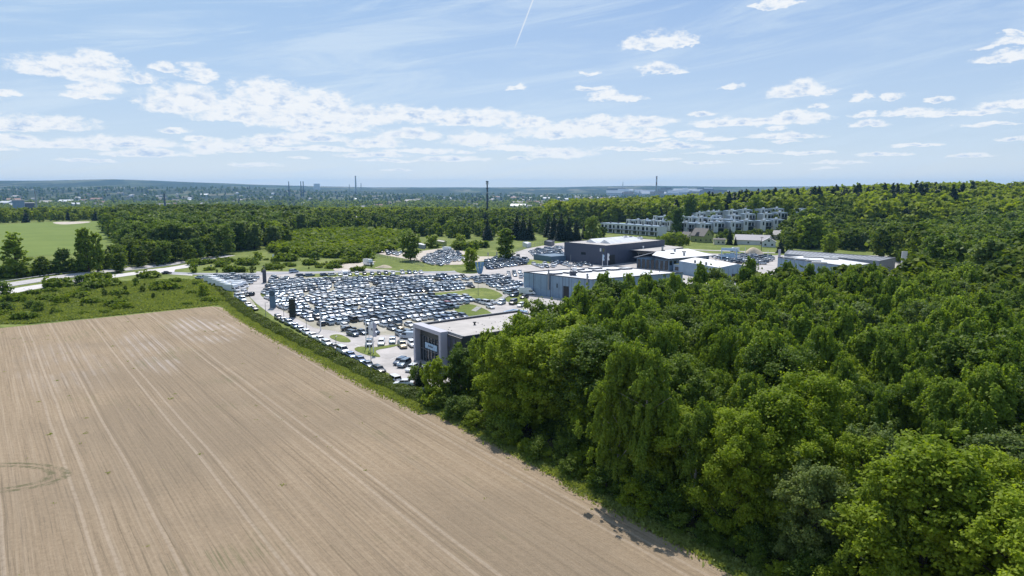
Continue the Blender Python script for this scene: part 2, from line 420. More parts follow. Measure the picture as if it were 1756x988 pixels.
# ================================================================== terrain
def ground_mat():
    m = bpy.data.materials.new('meadow_and_land'); m.use_nodes = True
    t = NT(m.node_tree); b = t.n['Principled BSDF']
    b.inputs['Roughness'].default_value = 0.95; b.inputs['Specular IOR Level'].default_value = 0.15
    ge = t.new('ShaderNodeNewGeometry'); pos = ge.outputs['Position']
    px_, py_, pz_ = t.sep(pos)
    n1 = t.noise(pos, 0.035, 6, 0.62); n2 = t.noise(pos, 0.35, 5, 0.7); n3 = t.noise(pos, 2.2, 4, 0.7)
    c = t.mix(t.ramp(n1, 0.35, 0.65), (0.14, 0.185, 0.036), (0.27, 0.305, 0.085))
    c = t.mix(t.ramp(n2, 0.30, 0.72), c, (0.10, 0.14, 0.034))
    c = t.mix(t.math('MULTIPLY', t.ramp(n3, 0.5, 0.75), 0.6), c, (0.30, 0.31, 0.11))
    c = t.mix(t.math('MULTIPLY', t.ramp(n1, 0.60, 0.72), t.ramp(n2, 0.45, 0.6)), c, (0.30, 0.26, 0.17))
    # far land: woods, crops, stubble and built-up ground in patches
    r = t.math('SQRT', t.math('ADD', t.math('MULTIPLY', px_, px_), t.math('MULTIPLY', py_, py_)))
    fp = t.comb(px_, t.math('MULTIPLY', py_, 0.42), 0.0)
    v = t.new('ShaderNodeTexVoronoi'); t.put(v.inputs['Vector'], t.vmath('ADD', fp, t.vmath('MULTIPLY', t.noise(fp, 0.004, 4, 0.6, col=True), (160, 160, 0)))); v.inputs['Scale'].default_value = 0.0042
    _, vy, vz = t.sep(v.outputs['Color'])
    nf = t.noise(fp, 0.0016, 7, 0.68); nf2 = t.noise(fp, 0.012, 7, 0.75)
    far = t.mix(t.ramp(nf2, 0.35, 0.65), (0.008, 0.020, 0.008), (0.028, 0.045, 0.016))
    far = t.mix(t.math('MULTIPLY', t.ramp(nf, 0.47, 0.52), t.ramp(vy, 0.45, 0.5)), far, t.mix(vz, (0.06, 0.085, 0.03), (0.17, 0.15, 0.10)))
    far = t.mix(t.math('MULTIPLY', t.ramp(nf2, 0.62, 0.70), 0.5), far, (0.26, 0.25, 0.24))
    c = t.mix(t.ramp(r, 900, 1500), c, far)
    t.put(b.inputs['Base Color'], c)
    bn = t.new('ShaderNodeBump'); bn.inputs['Strength'].default_value = 0.6; bn.inputs['Distance'].default_value = 0.4
    t.put(bn.inputs['Height'], t.math('ADD', n2, t.math('MULTIPLY', n3, 0.5))); t.l.new(bn.outputs[0], b.inputs['Normal'])
    return m
radii = np.concatenate([[0.01], np.geomspace(25, 400, 20), np.geomspace(430, 3000, 60), np.geomspace(3100, 12600, 70)])
ang = np.concatenate([np.linspace(-55, 55, 331), np.linspace(58, 302, 62)])
rr, aa = np.meshgrid(radii, np.radians(ang), indexing='ij')
X = rr * np.sin(aa); Y = rr * np.cos(aa); Z = HZ(X, Y)
na = len(ang); nr = len(radii)
I, J = np.meshgrid(np.arange(nr - 1), np.arange(na), indexing='ij')
J2 = (J + 1) % na
F = np.stack([I * na + J, (I + 1) * na + J, (I + 1) * na + J2, I * na + J2], -1).reshape(-1, 4)[:, ::-1]
terrain = link(bpy.data.objects.new('ground', mesh_np('ground', np.stack([X, Y, Z], -1).reshape(-1, 3), F, ground_mat(), smooth=True)))
tag(terrain, 'rolling land of meadows, woods and low blue hills to the horizon', 'ground', kind='structure')

def sheet(name, pts, z, m, label, cat, sm=0):
    if sm: pts = smooth_poly(pts, sm)
    mb = MB()
    if sum(pts[k][0] * pts[(k + 1) % len(pts)][1] - pts[(k + 1) % len(pts)][0] * pts[k][1] for k in range(len(pts))) < 0: pts = pts[::-1]
    mb.poly([(x, y, z) for x, y in pts])
    return tag(mb.build(name, m), label, cat, kind='structure')
def ribbon(name, line, width, z, m, label, cat):
    pts = [Vector(p) for p in line]
    for _ in range(2):
        q = [pts[0]]
        for a, b in zip(pts[:-1], pts[1:]): q += [a * .75 + b * .25, a * .25 + b * .75]
        pts = q + [pts[-1]]
    L, Rr = [], []
    for k, p in enumerate(pts):
        d = (pts[min(k + 1, len(pts) - 1)] - pts[max(k - 1, 0)]).normalized(); n = Vector((-d.y, d.x))
        L.append(p + n * width / 2); Rr.append(p - n * width / 2)
    mb = MB()
    for k in range(len(pts) - 1):
        mb.poly([(*Rr[k], z), (*Rr[k + 1], z), (*L[k + 1], z), (*L[k], z)])
    return tag(mb.build(name, m), label, cat, kind='structure')

# ------------------------------------------------------------------ the harrowed field
def soil_mat():
    m = bpy.data.materials.new('harrowed_soil'); m.use_nodes = True
    t = NT(m.node_tree); b = t.n['Principled BSDF']
    b.inputs['Roughness'].default_value = 1.0; b.inputs['Specular IOR Level'].default_value = 0.05
    ge = t.new('ShaderNodeNewGeometry'); pos = ge.outputs['Position']
    x, y, z = t.sep(pos)
    a = t.math('ADD', t.math('MULTIPLY', x, AX[0]), t.math('MULTIPLY', y, AX[1]))
    bb = t.math('ADD', t.math('MULTIPLY', x, BX[0]), t.math('MULTIPLY', y, BX[1]))
    # rows fan very slightly and wander
    slow = t.noise(t.comb(t.math('MULTIPLY', a, 0.012), t.math('MULTIPLY', bb, 0.015), 1.0), 1.0, 3, 0.5)
    wand = t.noise(t.comb(t.math('MULTIPLY', a, 0.05), t.math('MULTIPLY', bb, 0.05), 2.0), 1.0, 2, 0.5)
    u = t.math('ADD', bb, t.math('ADD', t.math('MULTIPLY', slow, 1.3), t.math('MULTIPLY', wand, 0.25)))
    u = t.math('ADD', u, t.math('MULTIPLY', t.math('MULTIPLY', t.math('SUBTRACT', a, 100.0), t.math('SUBTRACT', 60.0, bb)), 0.00045))
    s1 = t.noise(t.comb(u, t.math('MULTIPLY', a, 0.006), 0.0), 0.75, 3, 0.7)
    s2 = t.noise(t.comb(u, t.math('MULTIPLY', a, 0.012), 4.0), 2.2, 6, 0.85)
    fine = t.math('SINE', t.math('MULTIPLY', u, 2 * math.pi / 0.62))
    soil = t.noise(pos, 1.3, 8, 0.75); clod = t.noise(pos, 6.5, 5, 0.75); big = t.noise(pos, 0.022, 5, 0.55)
    c = t.mix(t.ramp(soil, 0.3, 0.7), (0.305, 0.233, 0.158), (0.410, 0.315, 0.215))
    c = t.mix(t.math('MULTIPLY', t.ramp(s1, 0.50, 0.64), 0.30), c, (0.45, 0.36, 0.262))
    c = t.mix(t.math('MULTIPLY', t.ramp(s1, 0.46, 0.34), 0.22), c, (0.225, 0.175, 0.125))
    c = t.mix(t.math('MULTIPLY', t.ramp(s2, 0.52, 0.62), 0.55), c, (0.47, 0.375, 0.27))
    c = t.mix(t.math('MULTIPLY', t.ramp(s2, 0.48, 0.38), 0.55), c, (0.165, 0.132, 0.092))
    c = t.mix(t.math('MULTIPLY', t.ramp(fine, -0.2, 1.0), 0.10), c, (0.46, 0.37, 0.28))
    c = t.mix(t.math('MULTIPLY', t.ramp(big, 0.42, 0.60), 0.50), c, (0.255, 0.205, 0.148))
    c = t.mix(t.math('MULTIPLY', t.ramp(clod, 0.54, 0.70), 0.65), c, (0.14, 0.11, 0.075))
    c = t.mix(t.math('MULTIPLY', t.ramp(clod, 0.42, 0.25), 0.45), c, (0.50, 0.42, 0.33))
    # pale dried ridges in the upper part of the field
    def blob(a0, b0, wa, wb):
        p = t.math('MULTIPLY', t.math('SUBTRACT', a, a0), 1 / wa); q = t.math('MULTIPLY', t.math('SUBTRACT', bb, b0), 1 / wb)
        return t.ramp(t.math('ADD', t.math('MULTIPLY', p, p), t.math('MULTIPLY', q, q)), 0.25, 1.0, 1.0, 0.0)
    dry = t.math('MAXIMUM', blob(215, 45, 26, 11), t.math('MAXIMUM', t.math('MULTIPLY', blob(196, 27, 34, 7), 0.75), t.math('MULTIPLY', blob(190, 8, 34, 12), 0.4)))
    dry = t.math('MULTIPLY', dry, t.ramp(t.noise(pos, 0.08, 4, 0.6), 0.3, 0.6))
    rows = t.math('MULTIPLY', t.ramp(t.math('SINE', t.math('MULTIPLY', u, 2 * math.pi / 1.9)), 0.0, 0.8), t.ramp(s2, 0.36, 0.56))
    c = t.mix(t.math('MULTIPLY', dry, t.math('ADD', 0.12, t.math('MULTIPLY', rows, 0.60))), c, (0.56, 0.50, 0.46))
    # greenish film of young weeds in a few rows
    gr = t.math('MULTIPLY', t.ramp(t.noise(pos, 0.05, 4, 0.6), 0.55, 0.68), t.ramp(s2, 0.5, 0.44))
    c = t.mix(t.math('MULTIPLY', gr, 0.40), c, (0.17, 0.19, 0.09))
    # wheel tracks: straight pairs and one turning loop
    def line(b0, wdt, k):
        return t.math('MULTIPLY', t.ramp(t.math('ABSOLUTE', t.math('SUBTRACT', u, b0)), wdt * 0.5, wdt, 1.0, 0.0), k)
    tr = None
    for b0 in (57.0, 58.9, 38.2, 40.2, 22.0, 23.9, 12.6, 5.2, 7.1, -3, -4.9, -12):
        l_ = line(b0, 0.30, 0.5); tr = l_ if tr is None else t.math('MAXIMUM', tr, l_)
    c = t.mix(t.math('MULTIPLY', tr, t.ramp(soil, 0.2, 0.6)), c, (0.50, 0.41, 0.32))
    tr2 = None
    for b0 in (57.6, 38.9, 13.3, 47.4, 31.5):
        l_ = line(b0, 0.25, 0.35); tr2 = l_ if tr2 is None else t.math('MAXIMUM', tr2, l_)
    c = t.mix(t.math('MULTIPLY', tr2, t.ramp(soil, 0.3, 0.6)), c, (0.15, 0.12, 0.085))
    cx, cyy = LOOP_C
    lx = t.math('MULTIPLY', t.math('SUBTRACT', x, cx), 1 / LOOP_R[0]); ly = t.math('MULTIPLY', t.math('SUBTRACT', y, cyy), 1 / LOOP_R[1])
    d = t.math('ADD', t.math('SQRT', t.math('ADD', t.math('MULTIPLY', lx, lx), t.math('MULTIPLY', ly, ly))), t.math('MULTIPLY', t.math('SUBTRACT', wand, 0.5), 0.10))
    d1 = t.ramp(t.math('ABSOLUTE', t.math('SUBTRACT', d, 1.0)), 0.03, 0.09, 1.0, 0.0); d2 = t.ramp(t.math('ABSOLUTE', t.math('SUBTRACT', d, 0.80)), 0.03, 0.09, 1.0, 0.0)
    c = t.mix(t.math('MULTIPLY', t.math('MAXIMUM', d1, d2), t.ramp(t.noise(pos, 0.9, 5, 0.8), 0.40, 0.60, 0.05, 0.9)), c, (0.155, 0.15, 0.085))
    t.put(b.inputs['Base Color'], c)
    bn = t.new('ShaderNodeBump'); bn.inputs['Strength'].default_value = 0.8; bn.inputs['Distance'].default_value = 0.14
    hgt = t.math('ADD', t.math('ADD', t.math('MULTIPLY', clod, 1.6), soil), t.math('ADD', t.math('MULTIPLY', fine, 0.12), t.math('MULTIPLY', s2, 1.0)))
    t.put(bn.inputs['Height'], hgt); t.l.new(bn.outputs[0], b.inputs['Normal'])
    return m
LOOP_C = P(-20, 820); LOOP_C = (LOOP_C[0] , LOOP_C[1])
LOOP_R = (abs(P(122, 812)[0] - LOOP_C[0]), 5.2)
edge = [W(252.5, -260), W(252.3, -60), W(252.3, -4), W(253.5, 30), W(254.5, 56), W(250, 58.5), W(233, 58), W(215, 57.3), W(195, 58.6), W(173, 57.4), W(160, 59.2), W(143, 59), W(125, 60.7),
        W(111, 61.3), W(96, 61.8), W(80, 61.2), W(64, 61.2), W(52, 60.8), W(41, 60.4), W(10, 60), W(-60, 60), W(-160, 60), W(-160, -260)]
E2 = []
for k in range(len(edge) - 3):
    a_, b_ = edge[k], edge[k + 1]
    n_ = max(1, int(math.hypot(a_[0] - b_[0], a_[1] - b_[1]) / 1.6)) if k > 1 else 1
    for j in range(n_):
        f = j / n_; jit = 0.35 if n_ > 1 else 0
        E2.append((a_[0] + (b_[0] - a_[0]) * f + R.uniform(-jit, jit), a_[1] + (b_[1] - a_[1]) * f + R.uniform(-jit, jit)))
sheet('ploughed_field', E2 + edge[-3:], 0.03, soil_mat(), 'bare brown harrowed field with fine rows and wheel tracks', 'field')

# ------------------------------------------------------------------ paved and sandy ground
def pave_mat(name, c1, c2, c3, sc=0.25):
    m = bpy.data.materials.new(name); m.use_nodes = True
    t = NT(m.node_tree); b = t.n['Principled BSDF']; b.inputs['Roughness'].default_value = 0.85; b.inputs['Specular IOR Level'].default_value = 0.3
    pos = t.new('ShaderNodeNewGeometry').outputs['Position']
    n1 = t.noise(pos, sc, 6, 0.65); n2 = t.noise(pos, sc * 9, 4, 0.7)
    c = t.mix(t.ramp(n1, 0.35, 0.65), c1, c2)
    c = t.mix(t.math('MULTIPLY', t.ramp(n2, 0.55, 0.75), 0.6), c, c3)
    t.put(b.inputs['Base Color'], c)
    bn = t.new('ShaderNodeBump'); bn.inputs['Strength'].default_value = 0.15; bn.inputs['Distance'].default_value = 0.03
    t.put(bn.inputs['Height'], n2); t.l.new(bn.outputs[0], b.inputs['Normal'])
    return m
mp = pave_mat('pale_block_paving', (0.38, 0.36, 0.35), (0.53, 0.495, 0.48), (0.31, 0.28, 0.25), 0.11)
ms_ = pave_mat('sandy_gravel', (0.46, 0.40, 0.33), (0.56, 0.50, 0.44), (0.34, 0.30, 0.20))
mgv = pave_mat('gravel_and_weeds', (0.33, 0.31, 0.24), (0.46, 0.43, 0.37), (0.13, 0.16, 0.05), 0.12)
mr = pave_mat('worn_road', (0.44, 0.42, 0.42), (0.52, 0.50, 0.50), (0.36, 0.35, 0.35))
mr2 = pave_mat('bluish_asphalt', (0.30, 0.31, 0.35), (0.38, 0.385, 0.42), (0.42, 0.39, 0.36))
gp = lambda L, z=0.0: [P(x, y, z) for x, y in L]
sheet('paved_yard', [W(98, 67.0), W(215, 67.0)] + gp([(440, 521), (423, 504), (427, 490), (436, 480), (438, 470), (440, 465.8), (560, 466), (650, 463), (700, 469), (760, 466), (800, 462.5), (846, 454), (850, 447), (872, 436), (905, 426), (950, 418), (985, 414)])
      + gp([(1135, 414), (1152, 427), (1222, 435), (1330, 438), (1420, 436), (1560, 440), (1580, 470), (1200, 500), (1040, 560), (880, 640)]) + [W(98, 110)], 0.04, mp,
      'pale paved yard and lanes of the car dealerships', 'yard')
sheet('parking_ground', gp([(447, 505), (463, 474), (560, 476), (700, 473), (795, 473), (890, 484), (893, 500), (850, 508), (845, 530), (800, 545), (720, 575), (640, 575), (606, 576), (575, 568), (540, 563), (505, 545), (478, 530)]), 0.06, mgv,
      'gravelly weed-grown ground under the rows of stored cars', 'parking ground')
sheet('storage_ground', gp([(332, 474), (438, 471), (435, 480), (427, 489), (422, 503), (436, 520), (440, 532), (425, 527), (403, 512), (368, 492)]), 0.06, mgv, 'gravel ground under the camper vans beside the hedge', 'parking ground')
sheet('dirt_lot', gp([(640, 434), (668, 430), (705, 434), (720, 431), (765, 425), (800, 428), (822, 440), (848, 440), (836, 447), (800, 452), (790, 454), (742, 455), (724, 449), (690, 443), (655, 437)]), 0.06, ms_, 'sandy parking ground behind the big dark tree', 'parking ground')
sheet('dirt_patch', gp([(560, 453), (590, 447), (650, 447), (628, 454), (614, 459), (640, 462), (670, 463), (690, 466), (640, 467), (575, 466), (570, 460)]), 0.05, ms_, 'bare sandy patch by the access lane', 'bare ground', 1)
sheet('track_in_meadow', gp([(985, 414), (1010, 404), (968, 398), (960, 402), (985, 406), (955, 414)]), 0.04, ms_, 'sandy track between the spruces', 'track', 1)
ribbon('garden_drive', [P(1120, 424), P(1160, 427), P(1200, 429), (P(1260, 431)), P(1330, 434)], 6, 0.07, mp, 'narrow drive in front of the gabled house and bungalow', 'drive')
# lanes
ribbon('access_lane', [P(288, 468), P(330, 470), P(440, 470), P(560, 467), P(640, 463.5), P(700, 468), P(790, 466)], 6.5, 0.10, mr2, 'narrow access lane leading to the dealerships', 'lane')
up = [P(-260, 522), P(-100, 505), P(0, 491), P(80, 478), P(160, 467), P(240, 459), P(310, 450), P(345, 444.5), P(392, 438)]
lo = [P(-260, 545), P(-100, 523), P(0, 503.5), P(60, 492), P(120, 484), P(200, 473), P(255, 466), P(300, 460), P(345, 452), P(360, 446)]
mf = pave_mat('pale_concrete_road', (0.58, 0.55, 0.53), (0.66, 0.63, 0.62), (0.50, 0.47, 0.45))
ribbon('main_road', up, 11.0, 0.05, mr, 'far carriageway of the main road beyond the meadow', 'road')
ribbon('slip_road', lo, 10.5, 0.06, mf, 'near pale carriageway leading to the junction', 'road')
sheet('junction', gp([(250, 463), (300, 458), (318, 455), (300, 463), (298, 470), (330, 468), (330, 473), (282, 470), (255, 470)]), 0.08, mf, 'road junction where the access lane begins', 'road')
for nm, ln, off, lb in (('lane_line', up, 0.0, 'faded white centre line of the far carriageway'), ('lane_line', lo, 0.0, 'faded white centre line of the near carriageway')):
    ribbon(nm, ln, 0.18, 0.075, M['white'], lb, 'road marking')
# kerbs round the paved islands
def grass_sheet(name, pts, label, z=0.12, kerb=True, sm=2):
    pts = smooth_poly(pts, sm) if sm else pts
    mb = MB(); mb.prism(pts, 0.0, z)
    return tag(mb.build(name, GM), label, 'grass', kind='structure')
GM = ground_mat.__call__()
GM.name = 'island_grass'
for lb, pts in (('long green grass bank inside the storage lot', [(804, 495), (838, 493.5), (868, 508), (852, 517.5), (832, 519), (815, 512), (800, 508.5), (770, 507), (740, 508), (700, 509.5), (700, 505.5), (745, 502.5), (790, 500)]),
                ('grass slope below the footpath steps', [(775, 532), (790, 524), (812, 521), (850, 540), (846, 550), (815, 549), (795, 541)]),
                ('grass slope above the footpath steps', [(868, 507), (893, 500), (905, 512), (912, 530), (880, 522), (862, 514)]),
                ('kerbed grass island beside the lane', [(562, 577), (578, 573), (592, 577), (605, 587), (588, 588), (574, 584)]),
                ('kerbed grass island round the flag poles', [(604, 600), (616, 594), (640, 597), (668, 592), (690, 591), (668, 597), (640, 601), (654, 612), (648, 613), (630, 610)]),
                ('grass island under the round lime tree', [(778, 464), (800, 459), (830, 461), (822, 469), (800, 470), (785, 468)]),
                ('grass verge between lane and storage lot', [(500, 472), (520, 470), (700, 466.5), (720, 467), (700, 471), (640, 474), (520, 476)]),
                ('grass strip at the glass showroom', [(718, 621), (735, 630), (760, 645), (742, 640), (722, 628)]),
                ('grass verge beside the curved drive', [(885, 443), (930, 447), (960, 446), (958, 451), (900, 455), (868, 455)]),
                ('weedy kerb island at the lane bend', [(445, 502), (470, 505), (455, 512), (448, 508)])):
    grass_sheet('grass_island', gp(pts), lb)
mgf = bpy.data.materials.new('young_crop'); mgf.use_nodes = True
t = NT(mgf.node_tree); b = t.n['Principled BSDF']; b.inputs['Roughness'].default_value = 1; b.inputs['Specular IOR Level'].default_value = 0.1
pos = t.new('ShaderNodeNewGeometry').outputs['Position']
c = t.mix(t.ramp(t.noise(pos, 0.03, 5, 0.6), 0.3, 0.7), (0.150, 0.205, 0.055), (0.185, 0.240, 0.065))
c = t.mix(t.math('MULTIPLY', t.ramp(t.noise(pos, 0.3, 4, 0.7), 0.55, 0.8), 0.5), c, (0.11, 0.16, 0.04))
t.put(b.inputs['Base Color'], c)
sheet('green_field', gp([(-420, 392), (-200, 390), (0, 386), (60, 381.5), (165, 380), (187, 398), (212, 416), (195, 428), (160, 433), (0, 443), (-300, 470), (-500, 480)]), 0.06, mgf, 'flat green crop field beyond the main road', 'field')
sheet('dry_strip', gp([(88, 382), (100, 380.5), (130, 380), (158, 380), (150, 382.5), (120, 385), (100, 385)]), 0.09, ms_, 'dry sandy strip along the far edge of the green field', 'bare ground', 1)
# terrain under the far green sheet is flat only up close; drape the far part of it
for o_ in (bpy.data.objects['green_field'], bpy.data.objects['dry_strip']):
    for v_ in o_.data.vertices: v_.co.z += hz(v_.co.x, v_.co.y)

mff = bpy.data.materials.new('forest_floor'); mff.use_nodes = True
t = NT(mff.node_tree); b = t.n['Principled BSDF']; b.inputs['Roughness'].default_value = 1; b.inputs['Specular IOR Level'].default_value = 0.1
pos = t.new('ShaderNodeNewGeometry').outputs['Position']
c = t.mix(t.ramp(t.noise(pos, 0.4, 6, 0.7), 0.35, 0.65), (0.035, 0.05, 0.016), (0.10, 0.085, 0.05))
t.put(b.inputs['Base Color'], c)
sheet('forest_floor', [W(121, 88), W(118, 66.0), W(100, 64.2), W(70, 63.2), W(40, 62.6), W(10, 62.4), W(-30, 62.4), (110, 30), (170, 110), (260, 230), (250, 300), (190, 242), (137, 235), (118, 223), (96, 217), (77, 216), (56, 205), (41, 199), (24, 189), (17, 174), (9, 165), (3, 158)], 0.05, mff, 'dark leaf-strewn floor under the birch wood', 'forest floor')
sheet('clearing', gp([(1485, 716), (1512, 706), (1560, 708), (1582, 716), (1575, 732), (1530, 742), (1490, 734)]), 0.07, ms_, 'small pale sandy clearing in the birch wood', 'bare ground', 2)
# ================================================================== vegetation
def leaf_quads(C, N, S, rng, asp=1.5):
    """one rhombus leaf spray per centre: C centres, N normals, S sizes"""
    n = len(C)
    N = N / (np.linalg.norm(N, axis=1, keepdims=True) + 1e-9)
    T = rng.normal(size=(n, 3)); T -= (T * N).sum(1, keepdims=True) * N
    T /= (np.linalg.norm(T, axis=1, keepdims=True) + 1e-9)
    B = np.cross(N, T)
    S = S[:, None]
    a = C + T * S * asp * .5; b = C + B * S * .5 + T * S * .1; c = C - T * S * asp * .5; d = C - B * S * .5 + T * S * .1
    V_ = np.stack([a, b, c, d], 1).reshape(-1, 3)
    F_ = np.arange(4 * n, dtype=np.int32).reshape(-1, 4)
    return V_, F_
def clumps_to_leaves(cl, n, size, rng, updown=0.35):
    """cl rows: x y z rx ry rz ; leaves favour the outer shell of each clump"""
    cl = np.asarray(cl)
    wgt = (cl[:, 3] * cl[:, 5]); wgt = wgt / wgt.sum()
    idx = rng.choice(len(cl), n, p=wgt)
    d = rng.normal(size=(n, 3)); d /= np.linalg.norm(d, axis=1, keepdims=True)
    r = rng.uniform(0.35, 1.08, n)[:, None] ** 0.6
    c = cl[idx]
    loose = rng.random(n) < .3
    r[loose] = np.abs(rng.normal(size=(loose.sum(), 1))) * .75 + .5
    pos = c[:, :3] + d * r * c[:, 3:6]
    nrm = d * 0.75 + rng.normal(size=(n, 3)) * 0.55 + np.array([0, 0, updown + .45])
    return pos, nrm, size * rng.uniform(0.65, 1.35, n)
def tree_broad(seed, h, rad_, nleaf, lsize, zb=0.18, spread=1.0, lobes=30):
    rng = np.random.default_rng(seed)
    cl = []; limbs = []
    lean = rng.normal(size=2) * 0.03 * h
    for i in range(lobes):
        t = (i + .5) / lobes
        t = zb + (1 - zb) * t ** 0.8
        prof = math.sqrt(max(0.03, 1 - ((t - 0.50) / 0.56) ** 2))
        R_ = rad_ * prof * rng.uniform(0.50, 1.08)
        az = i * 2.39996 + rng.uniform(-.5, .5)
        end = np.array([math.cos(az) * R_ + lean[0] * t, math.sin(az) * R_ + lean[1] * t, h * (t * 0.96 + rng.uniform(-.04, .04))])
        st = np.array([lean[0] * t * .5, lean[1] * t * .5, max(h * zb * 0.6, end[2] - R_ * 0.75 - 0.05 * h)])
        limbs.append((st, (st + end) / 2 + np.array([0, 0, -0.02 * h]), end))
        k = rng.integers(5, 9)
        for j in range(k):
            f = 1 - 0.62 * (j / k) ** 1.1
            p = st + (end - st) * f + rng.normal(size=3) * rad_ * np.array([.11, .11, .07])
            rc = rad_ * rng.uniform(0.11, 0.24) * spread
            cl.append([*p, rc, rc, rc * rng.uniform(.55, .85)])
        # twig tufts that break the outline
        for j in range(4):
            p = end + rng.normal(size=3) * rad_ * .16
            rc = rad_ * rng.uniform(0.05, 0.10)
            cl.append([*p, rc, rc, rc])
    for j in range(5):
        rc = rad_ * rng.uniform(.12, .2)
        cl.append([lean[0] + rng.normal() * rad_ * .18, lean[1] + rng.normal() * rad_ * .18, h * rng.uniform(.88, .98), rc, rc, rc])
    p, n_, s_ = clumps_to_leaves(cl, nleaf, lsize, rng)
    p[:, 2] = np.maximum(p[:, 2], 0.15)
    mb = MB()
    tr = h * 0.016 + 0.05
    mb.tube([(0, 0, -0.3), (0.02, 0, h * .2), (lean[0] * .5, lean[1] * .5, h * .5), (lean[0] * .9, lean[1] * .9, h * .85)], [tr * 1.25, tr, tr * .65, tr * .2], 8)
    for l in limbs[::2]: mb.tube([tuple(q) for q in l], [tr * .38, tr * .25, tr * .08], 5, cap=False)
    return leaf_quads(p, n_, s_, rng), mb
def tree_birch(seed, h, rad_, nleaf, lsize, zb=0.09, droop=1.0):
    rng = np.random.default_rng(seed)
    pos = []; nrm = []; limbs = []
    bend = rng.normal(size=2) * 0.035 * h
    nb = 46
    strands = []
    for i in range(nb):
        t = zb + (1 - zb) * ((i + .5) / nb) ** 0.85
        R_ = rad_ * (0.10 + 1.15 * (1 - t) ** 0.62) * min(1, 0.45 + (t - zb) * 3.2) * rng.uniform(.4, 1.3)
        az = i * 2.39996 + rng.uniform(-.6, .6)
        st = np.array([bend[0] * t * t, bend[1] * t * t, h * t * 0.93])
        end = st + np.array([math.cos(az) * R_, math.sin(az) * R_, R_ * rng.uniform(.35, .8) + 0.02 * h])
        end[2] = min(end[2], h)
        limbs.append((st, (st + end) / 2, end))
        for j in range(rng.integers(10, 17)):
            f = rng.uniform(.25, 1.15)
            q = st + (end - st) * f + rng.normal(size=3) * rad_ * .13
            strands.append((q, rng.uniform(.03, .11) * h * droop * (0.5 + 0.5 * f), rng.uniform(.07, .26) * (0.6 + rad_ * .12)))
    for j in range(7):   # leading shoots
        q = np.array([bend[0] + rng.normal() * .28 * rad_ * .5, bend[1] + rng.normal() * .28 * rad_ * .5, h * rng.uniform(.90, 1.03)])
        strands.append((q, h * rng.uniform(.05, .1), rng.uniform(.14, .26) * (0.6 + rad_ * .1)))
    L = np.array([s[1] * s[2] + .02 for s in strands]); L /= L.sum()
    idx = rng.choice(len(strands), nleaf, p=L)
    Q = np.array([s[0] for s in strands])[idx]; Ln = np.array([s[1] for s in strands])[idx]; Rd = np.array([s[2] for s in strands])[idx]
    f = rng.uniform(0, 1, nleaf) ** 0.8
    # strands bow outwards a little before they hang
    outd = Q[:, :2] - bend[None] * (Q[:, 2:3] / h) ** 2
    outd /= (np.linalg.norm(outd, axis=1, keepdims=True) + 1e-6)
    rr_ = Rd * (0.35 + 0.9 * np.sin(np.clip(f * 2.6 + .25, 0, 3.1)))
    a = rng.uniform(0, 2 * math.pi, nleaf); ro = (np.sqrt(rng.uniform(0.1, 1, nleaf)) + np.abs(rng.normal(size=nleaf)) * .7 * (rng.random(nleaf) < .5)) * rr_
    p = np.stack([Q[:, 0] + outd[:, 0] * (f * .35 * Ln) * .5 + np.cos(a) * ro, Q[:, 1] + outd[:, 1] * (f * .35 * Ln) * .5 + np.sin(a) * ro, Q[:, 2] - f * Ln + 0.15 * Rd], 1)
    n_ = np.stack([np.cos(a) * .8 + outd[:, 0] * .4, np.sin(a) * .8 + outd[:, 1] * .4, .95 - .5 * f], 1) + rng.normal(size=(nleaf, 3)) * .5
    p[:, 2] = np.maximum(p[:, 2], 0.2)
    mb = MB(); tr = h * 0.009 + 0.05
    mb.tube([(0, 0, -0.3), (bend[0] * .1, bend[1] * .1, h * .3), (bend[0] * .4, bend[1] * .4, h * .62), (bend[0], bend[1], h * .96)], [tr * 1.2, tr * .9, tr * .55, tr * .12], 8)
    for l in limbs[::2]: mb.tube([tuple(q) for q in l], [tr * .28, tr * .18, tr * .06], 4, cap=False)
    return leaf_quads(p, n_, lsize * rng.uniform(.65, 1.35, nleaf), rng, 1.7), mb
def tree_spruce(seed, h, rad_, nleaf, lsize, zb=0.06, col=1.0):
    rng = np.random.default_rng(seed)
    cl = []
    nw = 20
    for i in range(nw):
        t = zb + (1 - zb) * i / nw
        Rw = rad_ * (1 - t) ** (0.85 * col) * rng.uniform(.85, 1.1) + .12
        nb = max(4, int(10 * (1 - t) + 3))
        for j in range(nb):
            az = 2 * math.pi * (j + rng.uniform(-.3, .3)) / nb + i * .7
            L_ = Rw * rng.uniform(.75, 1.12)
            for k in range(3):
                f = (.4, .72, 1.0)[k]
                cl.append([math.cos(az) * L_ * f, math.sin(az) * L_ * f, h * t - L_ * .22 * f * f + .15 * k * .3, L_ * .22 + .08, L_ * .22 + .08, .03 * h * (1 - .5 * t) * .55 + .08])
    cl.append([0, 0, h * .97, .15, .15, h * .04])
    p, n_, s_ = clumps_to_leaves(cl, nleaf, lsize, rng, .2)
    p[:, 2] = np.maximum(p[:, 2], 0.2)
    mb = MB(); tr = h * .013 + .05
    mb.tube([(0, 0, -.3), (0, 0, h * .5), (0, 0, h * .98)], [tr, tr * .55, tr * .06], 7)
    return leaf_quads(p, n_, s_, rng), mb
